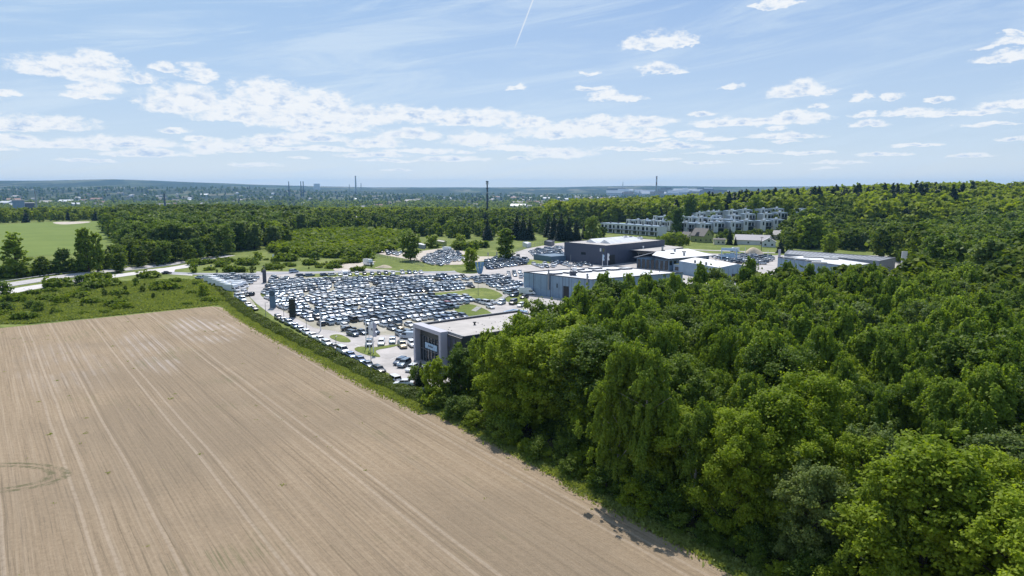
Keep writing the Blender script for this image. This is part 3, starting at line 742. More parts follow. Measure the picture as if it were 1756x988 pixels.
def tree_pine(seed, h, rad_, nleaf, lsize):
    """tall bare stem with a ragged dark tuft"""
    rng = np.random.default_rng(seed)
    cl = []
    for i in range(22):
        t = rng.uniform(.45, 1.0); Rw = rad_ * (1.15 - t) ** .6 * rng.uniform(.3, 1.1); az = rng.uniform(0, 6.28)
        rc = rad_ * rng.uniform(.15, .32)
        cl.append([math.cos(az) * Rw, math.sin(az) * Rw, h * t, rc, rc, rc * .5])
    p, n_, s_ = clumps_to_leaves(cl, nleaf, lsize, rng, .3)
    mb = MB(); tr = h * .011 + .05
    mb.tube([(0, 0, -.3), (0, 0, h * .5), (0, 0, h * .96)], [tr, tr * .6, tr * .1], 7)
    return leaf_quads(p, n_, s_, rng), mb

LIB = {}
def proto(kind, lod, k):
    key = (kind, lod, k)
    if key in LIB: return LIB[key]
    nl, ls = {0: (46000, .185), 1: (15000, .31), 2: (4200, .60), 3: (1300, 1.1)}[lod]
    sd_ = 100 * k + len(kind) * 13 + ord(kind[0])
    bark = M['bark']; fm = M['oak']
    if kind == 'birch': (q, tb) = tree_birch(sd_, 17.0, (3.4, 4.1, 3.0, 3.8, 4.4, 3.6, 3.2, 4.0)[k % 8], nl, ls * .92); bark = M['birchbark']; fm = M['birch']
    elif kind == 'maple': (q, tb) = tree_broad(sd_, 14.0, 4.7, int(nl * 1.1), ls, .06, (1.0, .8, 1.1, .9, .75, 1.0, .85, .95)[k % 8], (30, 40, 26, 36, 46, 32, 38, 28)[k % 8]); fm = M['maple']
    elif kind == 'oak': (q, tb) = tree_broad(sd_, 15.0, 5.2, int(nl * 1.1), ls, .10, (.9, .75, 1.0, .85, .8, .95, .7, .9)[k % 8], (32, 44, 28, 38, 48, 34, 42, 30)[k % 8]); fm = M['oak']
    elif kind == 'willow': (q, tb) = tree_broad(sd_, 14.0, 4.6, nl, ls * 1.0, .10, 0.85, 36); fm = M['grey']
    elif kind == 'poplar': (q, tb) = tree_broad(sd_, 17.0, 3.1, nl, ls, .08, 1.0, 34); fm = M['birch']
    elif kind == 'spruce': (q, tb) = tree_spruce(sd_, 17.0, 3.7, nl, ls * .85); fm = M['spruce']
    elif kind == 'pine': (q, tb) = tree_pine(sd_, 20.0, 3.2, nl // 2, ls * .85); fm = M['spruce']
    elif kind == 'shrub': (q, tb) = tree_broad(sd_, 3.0, 1.7, max(500, nl // 7), ls * .62, .02, 1.25, 14); fm = M['shrub']
    elif kind == 'dshrub': (q, tb) = tree_broad(sd_, 3.0, 1.8, max(500, nl // 7), ls * .62, .02, 1.25, 14); fm = M['oak']
    crown = mesh_np('crown', q[0], q[1], fm)
    trunk = tb.mesh('trunk', bark)
    LIB[key] = (crown, trunk, q)
    return LIB[key]
HT = dict(birch=17.0, maple=14.0, oak=15.0, willow=14.0, poplar=17.0, spruce=17.0, pine=20.0, shrub=3.0, dshrub=3.0)
NAME = dict(birch='birch_tree', maple='maple_tree', oak='broadleaf_tree', willow='willow_tree', poplar='poplar_tree', spruce='spruce_tree', pine='pine_tree', shrub='shrub', dshrub='shrub')
CAT = dict(birch='birch tree', maple='maple tree', oak='tree', willow='tree', poplar='poplar tree', spruce='spruce tree', pine='pine tree', shrub='shrub', dshrub='shrub')
DESC = dict(birch='drooping birch', maple='yellow-green maple', oak='dark leafy tree', willow='grey-green tree', poplar='narrow leafy tree', spruce='dark spruce', pine='tall ragged pine', shrub='bright green shrub', dshrub='dark green shrub')
TREES = []      # dict(x,y,h,kind,label,group)
def add_tree(x, y, h, kind, label=None, group=None, w=1.0): TREES.append(dict(x=x, y=y, h=h, kind=kind, label=label, group=group, w=w, region=None))
def scatter(poly, spacing, rng, jit=0.42):
    xs = [p[0] for p in poly]; ys = [p[1] for p in poly]; out_ = []
    y = min(ys); row = 0
    while y < max(ys):
        x = min(xs) + (spacing / 2 if row % 2 else 0)
        while x < max(xs):
            a = x + rng.uniform(-jit, jit) * spacing; b = y + rng.uniform(-jit, jit) * spacing
            if inpoly(a, b, poly): out_.append((a, b))
            x += spacing
        y += spacing * .87; row += 1
    return out_
def region(poly, spacing, kinds, hr, phrase, group, rng, hfun=None, keep=1.0, skip=None):
    """kinds: list of (kind, weight)"""
    pts = [p for p in scatter(poly, spacing, rng) if rng.random() < keep and not (skip and skip(*p))]
    pts.sort(key=lambda p: math.atan2(p[0], p[1]))
    cnt = {}
    for (x, y) in pts:
        k = rng.choices([a for a, _ in kinds], [b for _, b in kinds])[0]
        h = rng.uniform(*hr) * (HT[k] / 16.0 if k in ('shrub', 'dshrub', 'pine', 'maple', 'poplar') and hr[1] > 6 else 1)
        if hfun: h = hfun(x, y, h, k)
        cnt[k] = cnt.get(k, 0) + 1
        TREES.append(dict(x=x, y=y, h=h, kind=k, label=None, group=group, w=rng.uniform(.9, 1.15), region=(phrase, cnt[k])))

# --- the birch wood on the right, line by line back from the field
RW = random.Random(21)
wood = [W(122, 88), W(119, 69.0), W(100, 66.2), W(70, 66.0), W(40, 64.4), W(10, 64.4), W(-5, 64.4), (85, 34), (150, 110), (190, 165), (222, 215), (190, 240), (137, 233), (118, 221), (96, 215), (80, 222), (60, 208), (41, 197), (24, 187), (17, 172), (9, 163), (5, 158), W(122, 95)]
clear = [P(1490, 712), P(1530, 706), P(1572, 712), P(1590, 740), P(1540, 752), P(1490, 735)]
pts = []
for (x, y) in scatter(wood, 6.8, RW, 0.44):
    a, b = AB(x, y)
    cx_, cy_ = P(1535, 725)
    if abs(x - cx_ * .94) < 5.5 and cy_ - 17 < y < cy_ + 3: continue
    pts.append((a, b, x, y))
lines = {}
for q in pts: lines.setdefault(int((q[1] - 67) // 6.0), []).append(q)
for li, qs in sorted(lines.items()):
    qs.sort(key=lambda q: -q[0])
    for k, (a, b, x, y) in enumerate(qs):
        wgt = [('birch', .64), ('maple', .13), ('oak', .14), ('willow', .09)]
        if li == 0: wgt = [('birch', .25), ('maple', .5), ('oak', .25)]
        elif li <= 1: wgt = [('birch', .42), ('maple', .33), ('oak', .20), ('willow', .05)]
        if y < 75 : wgt = [('birch', .35), ('maple', .30), ('oak', .10), ('willow', .25)]
        kd = RW.choices([p for p, _ in wgt], [p for _, p in wgt])[0]
        h = RW.uniform(13.0, 19.5) if kd == 'birch' else RW.uniform(11, 17.5)
        h *= 1.0 + .14 * float(sstep(y, 150, 110))
        if li == 0: h *= 0.86
        if a > 106 and b < 82: h = min(h, 10.5)
        elif a > 104 and b < 100: h = min(h, 15.5)
        lab = f"{DESC[kd]}, {ordi(li + 1)} line from the field, {ordi(k + 1)} from the showroom end"
        TREES.append(dict(x=x, y=y, h=h, kind=kd, label=lab, group='trees of the birch wood beside the field', w=RW.uniform(.74, 1.08) if kd == 'birch' else RW.uniform(.85, 1.2), region=None))
# undergrowth along the wood's edge
k = 0
for a in np.arange(116, 30, -2.6):
    k += 1
    x, y = W(a + RW.uniform(-.8, .8), 63.6 + RW.uniform(-.5, 1.0))
    TREES.append(dict(x=x, y=y, h=RW.uniform(1.6, 4.2), kind=RW.choice(['shrub', 'dshrub', 'dshrub']), label=f"low bush at the wood's edge, {ordi(k)} from the hedge end", group="bushes along the wood's edge", w=1.15, region=None))
k = 0
for (x, y) in scatter([W(112, 66), W(60, 65.5), W(20, 66), W(20, 84), W(60, 82), W(112, 80)], 4.6, RW, .4):
    k += 1; a, b = AB(x, y)
    TREES.append(dict(x=x, y=y, h=RW.uniform(2.2, 4.6), kind=RW.choice(['dshrub', 'dshrub', 'shrub']), label=f"understorey bush between the first birches, {ordi(k)} from the near end", group='understorey bushes of the birch wood', w=1.1, region=None))
add_tree(*P(722, 662), 5.5, 'spruce', 'small dark spruce standing at the end of the hedge', w=1.2)
add_tree(*P(712, 655), 3.4, 'dshrub', 'dark bush between the hedge end and the parked white cars', w=.9)
add_tree(*P(745, 690), 8.5, 'maple', 'yellow-green maple at the corner of the wood by the hedge end', w=.9)

# --- single trees that can be pointed at
def hfor(px, yb, yt):
    x, y = P(px, yb); u = (494 - yt) / FPX
    return CAMH + (-sp + u * cp) * (y / (cp + u * sp))
def T(px, yb, yt, kind, label, w=1.0, group=None):
    x, y = P(px, yb); add_tree(x, y, hfor(px, yb, yt), kind, label, group, w)
T(704, 447, 398, 'oak', 'big dark conical tree over the sandy parking ground', 1.05)
T(806, 464, 425, 'maple', 'round lime tree on the grass island by the twisted banners', 1.0)
T(868, 446, 391, 'poplar', 'tall open-crowned tree beside the curved drive', 1.5)
T(30, 476, 401, 'poplar', 'tall loose-crowned tree leftmost beside the main road', 1.45)
T(153, 466, 390, 'poplar', 'tallest three-pronged tree beside the main road', 0.9)
T(142, 466, 398, 'poplar', 'left stem of the tall three-pronged tree group', 0.8)
T(168, 466, 398, 'poplar', 'right stem of the tall three-pronged tree group', 0.8)
T(110, 468, 426, 'oak', 'leafy tree left of the three-pronged tree beside the main road', 1.0)
T(73, 473, 441, 'oak', 'round dark tree second along the main road', 1.2)
T(88, 470, 446, 'dshrub', 'dark bush in the gap between two trees by the main road', 1.3)
T(1016, 413, 371, 'oak', 'broad bright-topped tree in front of the terraced houses', 1.0)
T(1033, 411, 390, 'oak', 'low tree tucked beside the broad tree before the terraces', 1.1)
for k_, (px, yb, yt) in enumerate([(836, 412, 374), (886, 411, 367), (897, 412, 369), (908, 412, 374), (950, 411, 366), (962, 413, 365), (975, 413, 372), (988, 413, 376), (940, 407, 372), (1002, 410, 382), (925, 396, 372)]):
    T(px, yb, yt, 'spruce', f"dark spruce behind the car parks, {ordi(k_ + 1)} from the left", 1.15, 'spruces behind the car parks')
T(935, 402, 363, 'oak', 'round light tree among the spruces behind the dark hall', 1.0)
T(1160, 405, 362, 'oak', 'tall dark tree between the terraces and the gabled house', .8)
T(1148, 402, 374, 'maple', 'leafy tree at the end of the white terrace', 1.0)
T(1182, 395, 352, 'oak', 'highest dark tree behind the gabled house', .75)
T(1221, 400, 379, 'maple', 'bright yellow-green tree behind the green gabled house', 1.0)
T(1251, 420, 389, 'spruce', 'slim spruce between gabled house and bungalow', .8)
T(1261, 421, 405, 'spruce', 'small spruce beside the bungalow wall', .9)
T(1149, 414, 403, 'shrub', 'clipped bright bush beside the gabled house', 1.4)
T(1172, 414, 402, 'shrub', 'loose bright bush beside the gabled house porch', 1.2)
T(1338, 434, 409, 'spruce', 'dark conifer right of the bungalow', 1.3)
T(1352, 431, 412, 'oak', 'dark round tree right of the bungalow', 1.2)
T(1390, 426, 368, 'maple', 'big bright tree behind the ribbed long building', 1.3)
T(1373, 424, 385, 'oak', 'dark full tree behind the long building left end', 1.4)
T(1421, 436, 401, 'maple', 'bright rounded tree just behind the long building', 1.2)
for k_, (px, yb, yt, kd, ww) in enumerate([(138, 489, 472, 'dshrub', 1.5), (152, 485, 470, 'shrub', 1.5), (172, 479, 469, 'shrub', 1.1), (98, 492, 480, 'shrub', 1.0), (112, 492, 486, 'dshrub', 1.5), (5, 512, 483, 'dshrub', 1.2), (233, 491, 476, 'shrub', .8),
                                            (236, 477, 470, 'dshrub', 1.6), (257, 476, 467, 'shrub', 1.2), (349, 508, 486, 'shrub', 1.0), (42, 520, 506, 'shrub', .9), (116, 520, 505, 'shrub', .9), (162, 494, 482, 'shrub', 1.3), (187, 490, 480, 'shrub', 1.2),
                                            (66, 535, 517, 'dshrub', 1.4), (22, 517, 506, 'shrub', 1.6), (10, 535, 518, 'dshrub', 2.0), (53, 530, 515, 'dshrub', 1.5), (100, 522, 508, 'shrub', 1.2), (135, 510, 502, 'shrub', 2.0), (158, 520, 512, 'shrub', 2.2),
                                            (205, 514, 505, 'dshrub', 2.2), (218, 520, 512, 'dshrub', 1.6), (198, 525, 516, 'shrub', 2.3), (245, 502, 490, 'dshrub', 1.6), (285, 496, 484, 'shrub', 2.3), (270, 498, 490, 'shrub', 2.0), (180, 508, 497, 'dshrub', 2.5),
                                            (263, 512, 502, 'dshrub', 2.0), (40, 548, 538, 'shrub', 1.0), (140, 527, 520, 'dshrub', 1.8), (215, 500, 490, 'dshrub', 2.4), (300, 484, 478, 'shrub', 1.5), (333, 468, 450, 'shrub', 1.0)]):
    ww *= .75
    T(px, yb, yt, kd, f"{['bright','dark'][kd == 'dshrub']} bush between road and ploughed field, clump {ordi(k_ + 1)} in size order", ww, 'bushes scattered in the rough meadow')
RM = random.Random(5)
for k_ in range(60):
    px = RM.uniform(-60, 375); py = RM.uniform(486, 545)
    yfield = 563 - px * 0.10
    if py > yfield - 6 or py < 505 - px * 0.11 + 4: continue
    x, y = P(px, py)
    TREES.append(dict(x=x, y=y, h=RM.uniform(.7, 1.8), kind=RM.choice(['shrub', 'dshrub']), label='knee-high scrub clump growing in the rough meadow grass', group='scrub clumps in the rough meadow', w=RM.uniform(1.0, 1.9), region=None))
# meadow beyond the access lane
for k_, (px, yb, yt, kd, ww) in enumerate([(411, 452, 442, 'dshrub', 1.0), (425, 452, 444, 'shrub', .9), (443, 446, 432, 'shrub', 1.1), (475, 445, 430, 'oak', 1.0), (490, 447, 437, 'shrub', .9), (505, 448, 437, 'dshrub', .8),
                                            (432, 468, 456, 'dshrub', 1.8), (418, 467, 458, 'dshrub', 2.2), (401, 466, 457, 'shrub', 1.1), (450, 467, 460, 'dshrub', 2.0), (465, 462, 454, 'dshrub', 2.5), (336, 454, 446, 'shrub', 1.2), (372, 468, 462, 'dshrub', .9),
                                            (630, 447, 425, 'shrub', .9), (614, 443, 432, 'shrub', 1.0), (637, 458, 452, 'dshrub', 2.0), (540, 446, 432, 'dshrub', 1.1), (560, 442, 430, 'shrub', 1.2), (585, 441, 430, 'shrub', 1.2),
                                            (495, 425, 394, 'oak', 1.4), (740, 425, 404, 'shrub', 1.1), (790, 417, 402, 'shrub', 1.3), (832, 425, 414, 'dshrub', .9), (822, 424, 415, 'shrub', .9), (795, 428, 417, 'shrub', .9)]):
    T(px, yb, yt, kd, f"young bush in the meadow beyond the access lane, {ordi(k_ + 1)} of them", ww, 'bushes in the meadow beyond the lane')
for k_ in range(50):
    px = RM.uniform(350, 620); py = RM.uniform(444, 465)
    x, y = P(px, py)
    TREES.append(dict(x=x, y=y, h=RM.uniform(.8, 2.4), kind=RM.choice(['shrub', 'dshrub']), label='low weedy bush on the bank above the access lane', group='weedy bushes above the access lane', w=RM.uniform(1.2, 2.2), region=None))

# --- regions
RX = random.Random(77)
gw = lambda L: [P(x, y) for x, y in L]
region(gw([(205, 468), (330, 449), (392, 436), (330, 425), (210, 446), (180, 462)]), 8.5, [('oak', .6), ('maple', .2), ('dshrub', .2)], (8, 13), 'in the belt along the main road', 'tree belt along the main road', RX)
region(gw([(-120, 492), (0, 478), (120, 468), (200, 464), (190, 459), (110, 464), (0, 473), (-120, 485)]), 6, [('dshrub', .5), ('shrub', .3), ('oak', .2)], (3, 6), 'in the hedgerow along the main road', 'hedgerow along the main road', RX)
region(gw([(212, 445), (392, 436), (430, 428), (470, 428), (500, 405), (530, 398), (530, 378), (400, 372), (240, 372), (178, 384), (190, 408), (218, 428)]), 10.0, [('oak', .50), ('maple', .28), ('willow', .22)], (14, 20),
       'in the wood beside the green field', 'trees of the wood beside the green field', RX)
region(gw([(470, 432), (520, 440), (600, 440), (640, 434), (690, 424), (690, 406), (600, 402), (520, 406)]), 4.6, [('shrub', .9), ('dshrub', .1)], (3.2, 5.5), 'in the young plantation', 'young yellow-green plantation', RX, keep=.9)
region(gw([(520, 404), (700, 404), (770, 410), (850, 408), (900, 400), (960, 398), (1000, 396), (1010, 380), (900, 372), (700, 372), (530, 374)]), 13, [('oak', .42), ('maple', .40), ('spruce', .08), ('willow', .1)], (8, 14),
       'among the gardens beyond the car parks', 'trees among the gardens', RX)
region([(175, 235), (215, 215), (300, 300), (420, 420), (470, 560), (430, 620), (360, 560), (300, 470), (215, 400), (205, 330), (185, 300)], 10.0, [('birch', .22), ('maple', .28), ('oak', .26), ('willow', .24)], (13, 19),
       'on the slope beyond the annexe', 'trees on the slope right of the buildings', RX, hfun=lambda x, y, h, k: h * (.62 if y > 430 and math.atan2(x, y) < rad(31) else 1.18))
region(gw([(1345, 427), (1400, 427), (1520, 434), (1560, 426), (1560, 395), (1440, 395), (1345, 402)]), 10, [('maple', .4), ('oak', .35), ('willow', .25)], (11, 15),
       'behind the long ribbed building', 'trees behind the long building', RX)
region(gw([(1285, 398), (1340, 402), (1345, 390), (1295, 388)]), 9, [('maple', .6), ('oak', .4)], (6, 9), 'between the terraces and the bungalow', 'garden trees behind the bungalow', RX)
region(gw([(1215, 413), (1262, 414.5), (1345, 414), (1352, 408.5), (1262, 408.5), (1190, 408.5), (1192, 411)]), 6.5, [('maple', .4), ('oak', .5), ('willow', .1)], (4, 7), 'below the boxy estate', 'garden trees below the boxy estate', RX, keep=.8)
region(gw([(1140, 424), (1180, 421), (1180, 415), (1140, 416)]), 5, [('oak', .6), ('maple', .4)], (3, 6), 'by the gabled house', 'garden trees by the gabled house', RX)
region(gw([(850, 396), (880, 404), (940, 400), (940, 392)]), 11, [('oak', .5), ('maple', .5)], (9, 13), 'beside the sandy track', 'trees beside the sandy track', RX)

# --- place them: the largest in the picture as individuals, the rest as one wood
def lod_of(d): return 0 if d < 125 else 1 if d < 290 else 2 if d < 620 else 3
for t_ in TREES:
    t_['d'] = math.hypot(t_['x'], t_['y']); t_['s'] = t_['h'] / t_['d']
MAXK = 285
used = {}; REST = []
byk = {}
for t_ in TREES: byk.setdefault(NAME[t_['kind']], []).append(t_)
vk = random.Random(3)
ntrees = 0
for nm, L_ in byk.items():
    L_.sort(key=lambda q: -q['s'])
    REST += L_[MAXK:]
    for t_ in L_[:MAXK]:
        kd = t_['kind']; lod = lod_of(t_['d'])
        nv_ = {0: 8, 1: 8, 2: 6, 3: 3}[lod]
        crown, trunk, _ = proto(kd, lod, vk.randrange(nv_ if kd in ('birch', 'maple', 'oak') else min(nv_, 3)))
        e = empty(NAME[kd], (t_['x'], t_['y'], hz(t_['x'], t_['y'])), vk.uniform(0, 6.28))
        s = t_['h'] / HT[kd]
        e.scale = (s * t_['w'], s * t_['w'], s)
        lab = t_['label']
        if lab is None:
            ph, n = t_['region']; lab = f"{DESC[kd]} {ph}, {ordi(n)} such from the left"
        tag(e, lab, CAT[kd], t_['group'])
        link(bpy.data.objects.new('trunk', trunk), e); link(bpy.data.objects.new('crown', crown), e)
        ntrees += 1
# far woods as masses
def wood_mass(name, spots, label, lodn, mats_=None):
    VV = []; FF = []; off = 0; MI = []
    rng = np.random.default_rng(len(spots))
    for (x, y, h, kd, lod) in spots:
        k_ = rng.integers(0, 3)
        V0, F0 = far_proto(kd, lod, k_)
        a = rng.uniform(0, 6.28); c_, s_ = math.cos(a), math.sin(a); q = h / HT[kd]
        V1 = np.empty_like(V0); V1[:, 0] = (V0[:, 0] * c_ - V0[:, 1] * s_) * q * 1.15 + x; V1[:, 1] = (V0[:, 0] * s_ + V0[:, 1] * c_) * q * 1.15 + y; V1[:, 2] = V0[:, 2] * q + hz(x, y)
        VV.append(V1); FF.append(F0 + off); off += len(V0); MI.append(np.full(len(F0), {'spruce': 1, 'pine': 1, 'maple': 2, 'shrub': 2}.get(kd, 0), np.int32))
    me = mesh_np(name, np.concatenate(VV), np.concatenate(FF), [M['farwood'], M['spruce'], M['farlight']], np.concatenate(MI))
    return tag(link(bpy.data.objects.new(name, me)), label, 'wood', kind='stuff')
M['farlight'] = foliage('far_light_leaves', (0.10, 0.155, 0.016), (0.31, 0.38, 0.035), nscale=0.075, gloss=.05)
_fp = {}
def far_proto(kd, lod, k):
    key = (kd, lod, int(k))
    if key not in _fp:
        nl, ls = {2: (900, 1.1), 3: (300, 1.8), 4: (60, 3.6)}[lod]
        f = {'spruce': lambda: tree_spruce(50 + k, 17, 3.4, nl, ls), 'pine': lambda: tree_pine(60 + k, 20, 3.2, nl, ls * .9)}.get(kd, lambda: tree_broad(70 + k + (9 if kd == 'maple' else 0), HT[kd], 5.2, nl, ls, .05, 1.15, 18))
        _fp[key] = f()[0]
    return _fp[key]
if REST: wood_mass('far_wood', [(q['x'], q['y'], q['h'], q['kind'] if q['kind'] in ('spruce', 'pine', 'maple', 'shrub') else 'oak', 2 if q['d'] < 450 else 3) for q in REST], 'unbroken mass of further trees and young plantation around the meadows', 2)
def mass(poly_fn, sp_, kinds, hr, lod, rng, thin=None):
    xs0, xs1, ys0, ys1, fn = poly_fn
    out_ = []
    y = ys0
    while y < ys1:
        x = xs0
        while x < xs1:
            a = x + rng.uniform(-.45, .45) * sp_; b_ = y + rng.uniform(-.45, .45) * sp_
            if fn(a, b_) and (thin is None or rng.random() < thin(a, b_)):
                kd = rng.choices([p for p, _ in kinds], [p for _, p in kinds])[0]
                out_.append((a, b_, rng.uniform(*hr), kd, lod))
            x += sp_
        y += sp_ * .9
    return out_
RF = random.Random(9)
azd = lambda x, y: math.degrees(math.atan2(x, y))
# wooded ridge behind the terraces, and everything out to the edge of the plateau
ridge = mass((20, 900, 560, 1060, lambda x, y: 3 < azd(x, y) < 42 and math.hypot(x, y) > (770 + max(0, 10 - azd(x, y)) * 2 if azd(x, y) < 27 else 600) ), 13.5, [('oak', .56), ('maple', .30), ('spruce', .14)], (14, 25), 3, RF)
for k_ in range(75):
    az = RF.uniform(14, 34); d = RF.uniform(790, 930)
    ridge.append((d * math.sin(rad(az)), d * math.cos(rad(az)), RF.uniform(24, 33), 'spruce', 2))
wood_mass('ridge_wood', ridge, 'dense wooded ridge closing the view behind the terraced houses', 3)
def gardens(x, y):
    a = azd(x, y)
    return -40 < a <= 5 and not inpoly(x, y, [P(-400, 386), P(0, 384), P(190, 378), P(190, 400), P(-400, 440)]) and math.hypot(x, y) > (820 if a > -22 else 840)
thin_ = lambda x, y: .45 + .5 * math.sin(x / 60 + 2 * math.sin(y / 90)) * math.sin(y / 75)
wood_mass('plateau_wood', mass((-900, 120, 640, 1250, gardens), 12.5, [('oak', .62), ('maple', .25), ('spruce', .13)], (9, 16), 3, RF, lambda x, y: .62 + .4 * math.sin(x / 60 + 2 * math.sin(y / 90))), 'broken woods and gardens at the edge of the plateau', 3)
wood_mass('valley_wood', mass((-2400, 2600, 1180, 3300, lambda x, y: abs(azd(x, y)) < 42), 27, [('oak', .75), ('maple', .1), ('spruce', .15)], (12, 19), 4, RF, thin_), 'patchwork of distant woods and garden trees in the valley', 4)

wood_mass('far_valley_wood', mass((-4600, 3300, 3300, 6200, lambda x, y: abs(azd(x, y)) < 41), 62, [('oak', .8), ('spruce', .2)], (15, 24), 4, RF, lambda x, y: .8 * thin_(x, y)), 'distant belts of woodland on the hazy valley floor', 4)

# ------------------------------------------------------------------ hedge and grasses
rng = np.random.default_rng(8)
def strip_leaves(a0, a1, bfun, wid, hgt, n, size, rng):
    a = rng.uniform(a0, a1, n); ph = rng.uniform(0, math.pi, n)
    hh = hgt * (0.8 + .22 * np.sin(a / 2.3) + .15 * np.sin(a / .9 + 1)) * rng.uniform(.75, 1.08, n)
    ww = wid * (1 + .15 * np.sin(a / 1.7))
    b = bfun(a) + np.cos(ph) * ww * rng.uniform(.7, 1.05, n); z = np.sin(ph) * hh + .05
    x = a * AX[0] + b * BX[0]; y = a * AX[1] + b * BX[1]
    nrm = np.stack([np.cos(ph) * BX[0], np.cos(ph) * BX[1], np.sin(ph)], 1) + rng.normal(size=(n, 3)) * .6
    return leaf_quads(np.stack([x, y, z], 1), nrm, size * rng.uniform(.6, 1.4, n), rng)
hb = lambda a: np.interp(a, [108, 130, 160, 200, 230, 260, 300, 330], [63.8, 62.9, 62.4, 61.6, 62.2, 64.5, 69, 72])
q = strip_leaves(110, 262, hb, 2.3, 1.45, 90000, .26, rng)
tag(link(bpy.data.objects.new('hedge', mesh_np('hedge', q[0], q[1], M['hedge']))), 'long dark green hedge between the ploughed field and the parked cars', 'hedge')
q = strip_leaves(262, 330, hb, 1.6, 1.2, 12000, .40, rng)
tag(link(bpy.data.objects.new('low_hedge', mesh_np('low_hedge', q[0], q[1], M['hedge']))), 'low straggling hedge running on past the camper vans', 'hedge')
def tufts(name, fn, n, size, m, label, cat, rng, zz=.12):
    pts_ = np.array([fn(rng) for _ in range(n)])
    p = np.concatenate([pts_, np.full((n, 1), 0.)], 1); p[:, 2] = rng.uniform(.03, zz, n)
    nrm = rng.normal(size=(n, 3)) * np.array([1, 1, .5])
    q = leaf_quads(p, nrm, size * rng.uniform(.6, 1.5, n), rng, 2.0)
    return tag(link(bpy.data.objects.new(name, mesh_np(name, q[0], q[1], m))), label, cat, kind='stuff')
def verge(rng):
    a = rng.uniform(30, 262); off = abs(rng.normal()) * 1.5
    return W(a, float(hb(a)) - 2.0 - off * .8 if a > 108 else (62.8 if a > 70 else 62.0) + rng.normal() * .8)
tufts('verge_grass', verge, 60000, .24, M['grass'], 'rough grass along the hedge foot and the wood edge', 'grass', rng, .32)
def mead(rng):
    while True:
        px = rng.uniform(-80, 400); py = rng.uniform(480, 556)
        if py < 561 - px * 0.10 and py > 507 - px * .11: return P(px, py)
tufts('meadow_grass', mead, 60000, .45, M['grass'], 'tall rough grass of the meadow beside the field', 'grass', rng, .35)
def weeds(rng):
    global _wc
    if rng.random() < .12 or _wc is None:
        _wc = W(60 + 190 * rng.uniform() ** .7, rng.uniform(-60, 60))
    return (_wc[0] + rng.normal() * .22, _wc[1] + rng.normal() * .22)
_wc = None
tufts('field_weeds', weeds, 1300, .12, M['grass'], 'little green weeds dotted over the ploughed field', 'weeds', rng, .10)
# ================================================================== buildings
def up3(p, z): return (p[0], p[1], z)
def lerp(a, b, f): return tuple(a[i] + (b[i] - a[i]) * f for i in range(len(a)))
def wall_panel(mb, p0, p1, z0, z1, off, m=0, th=0.06):
    """thin slab on the outside of the wall p0->p1 (outside is to the right of that direction)"""
    d = Vector((p1[0] - p0[0], p1[1] - p0[1])).normalized(); n = Vector((d.y, -d.x))
    a = Vector(p0[:2]) + n * (off + th); b = Vector(p1[:2]) + n * (off + th); a0 = Vector(p0[:2]) + n * (off - .05); b0 = Vector(p1[:2]) + n * (off - .05)
    mb.prism([tuple(a0), tuple(a), tuple(b), tuple(b0)], z0, z1, m)
def parapet(mb, pts, z0, z1, th, m=0):
    """ring along a plan polygon"""
    n = len(pts); c = (sum(p[0] for p in pts) / n, sum(p[1] for p in pts) / n)
    inn = []
    for p in pts:
        v = Vector((c[0] - p[0], c[1] - p[1])); inn.append((p[0] + v.normalized().x * th * 1.4, p[1] + v.normalized().y * th * 1.4))
    out_ = [(p[0] + (p[0] - c[0]) * .001, p[1] + (p[1] - c[1]) * .001) for p in pts]
    for k in range(n):
        a, b, b2, a2 = out_[k], out_[(k + 1) % n], inn[(k + 1) % n], inn[k]
        mb.prism([a, b, b2, a2], z0, z1, m)
def ac_unit(parent, x, y, z, s=1.0):
    mb = MB(); mb.box(x - 1.1 * s, x + 1.1 * s, y - .7 * s, y + .7 * s, z + .15, z + 1.15 * s); mb.box(x - .9 * s, x + .9 * s, y - .5 * s, y + .5 * s, z, z + .2)
    mb.tube([(x - .4 * s, y, z + 1.15 * s), (x - .4 * s, y, z + 1.32 * s)], .35 * s, 12); mb.tube([(x + .5 * s, y, z + 1.15 * s), (x + .5 * s, y, z + 1.32 * s)], .35 * s, 12)
    return mb.build('ventilation_unit', M['white'], parent)
def skylight(parent, c, u, v, l, w_, z, m='greym'):
    u = Vector(u); v = Vector(v); c = Vector(c)
    pts = [tuple(c + u * l * sx + v * w_ * sy) for sx, sy in ((-1, -1), (1, -1), (1, 1), (-1, 1))]
    mb = MB(); mb.prism(pts, z, z + .45, 0)
    mb.prism([tuple(Vector(p) * .92 + c * .08) for p in pts], z + .45, z + .62, 1)
    return mb.build('skylight', [M[m], M['white']], parent)

# --- glass showroom with the portal front
A0, A1, B0, B1 = 126.0, 145.0, 78.6, 109.0
HB = 9.0
sh = tag(empty('showroom', up3(W(A0, B0), 0)), 'dark showroom with pale portal frame round its glass front and sandy flat roof', 'showroom')
def inv(mb):   # geometry is written in world space; shift into the parent's frame
    return mb
def wbuild(mb, name, mats, parent, smooth=False):
    o = mb.build(name, mats, None, smooth); o.parent = parent
    o.matrix_parent_inverse = Matrix.Translation(-Vector(parent.location))
    return o
fr = lambda a, b: W(a, b)
mb = MB()
mb.prism([fr(A0, B0 + .6), fr(A1 - .8, B0 + .6), fr(A1 - .8, B1), fr(A0, B1)], 0, HB - .45, 0, 1)
wbuild(mb, 'wall', [M['anth'], M['rooft']], sh)
mb = MB(); parapet(mb, [fr(A0 - .05, B0 + 1.0), fr(A1 - .5, B0 + 1.0), fr(A1 - .5, B1 + .1), fr(A0 - .05, B1 + .1)], HB - .48, HB - .02, .35)
wbuild(mb, 'parapet', M['steeld'], sh)
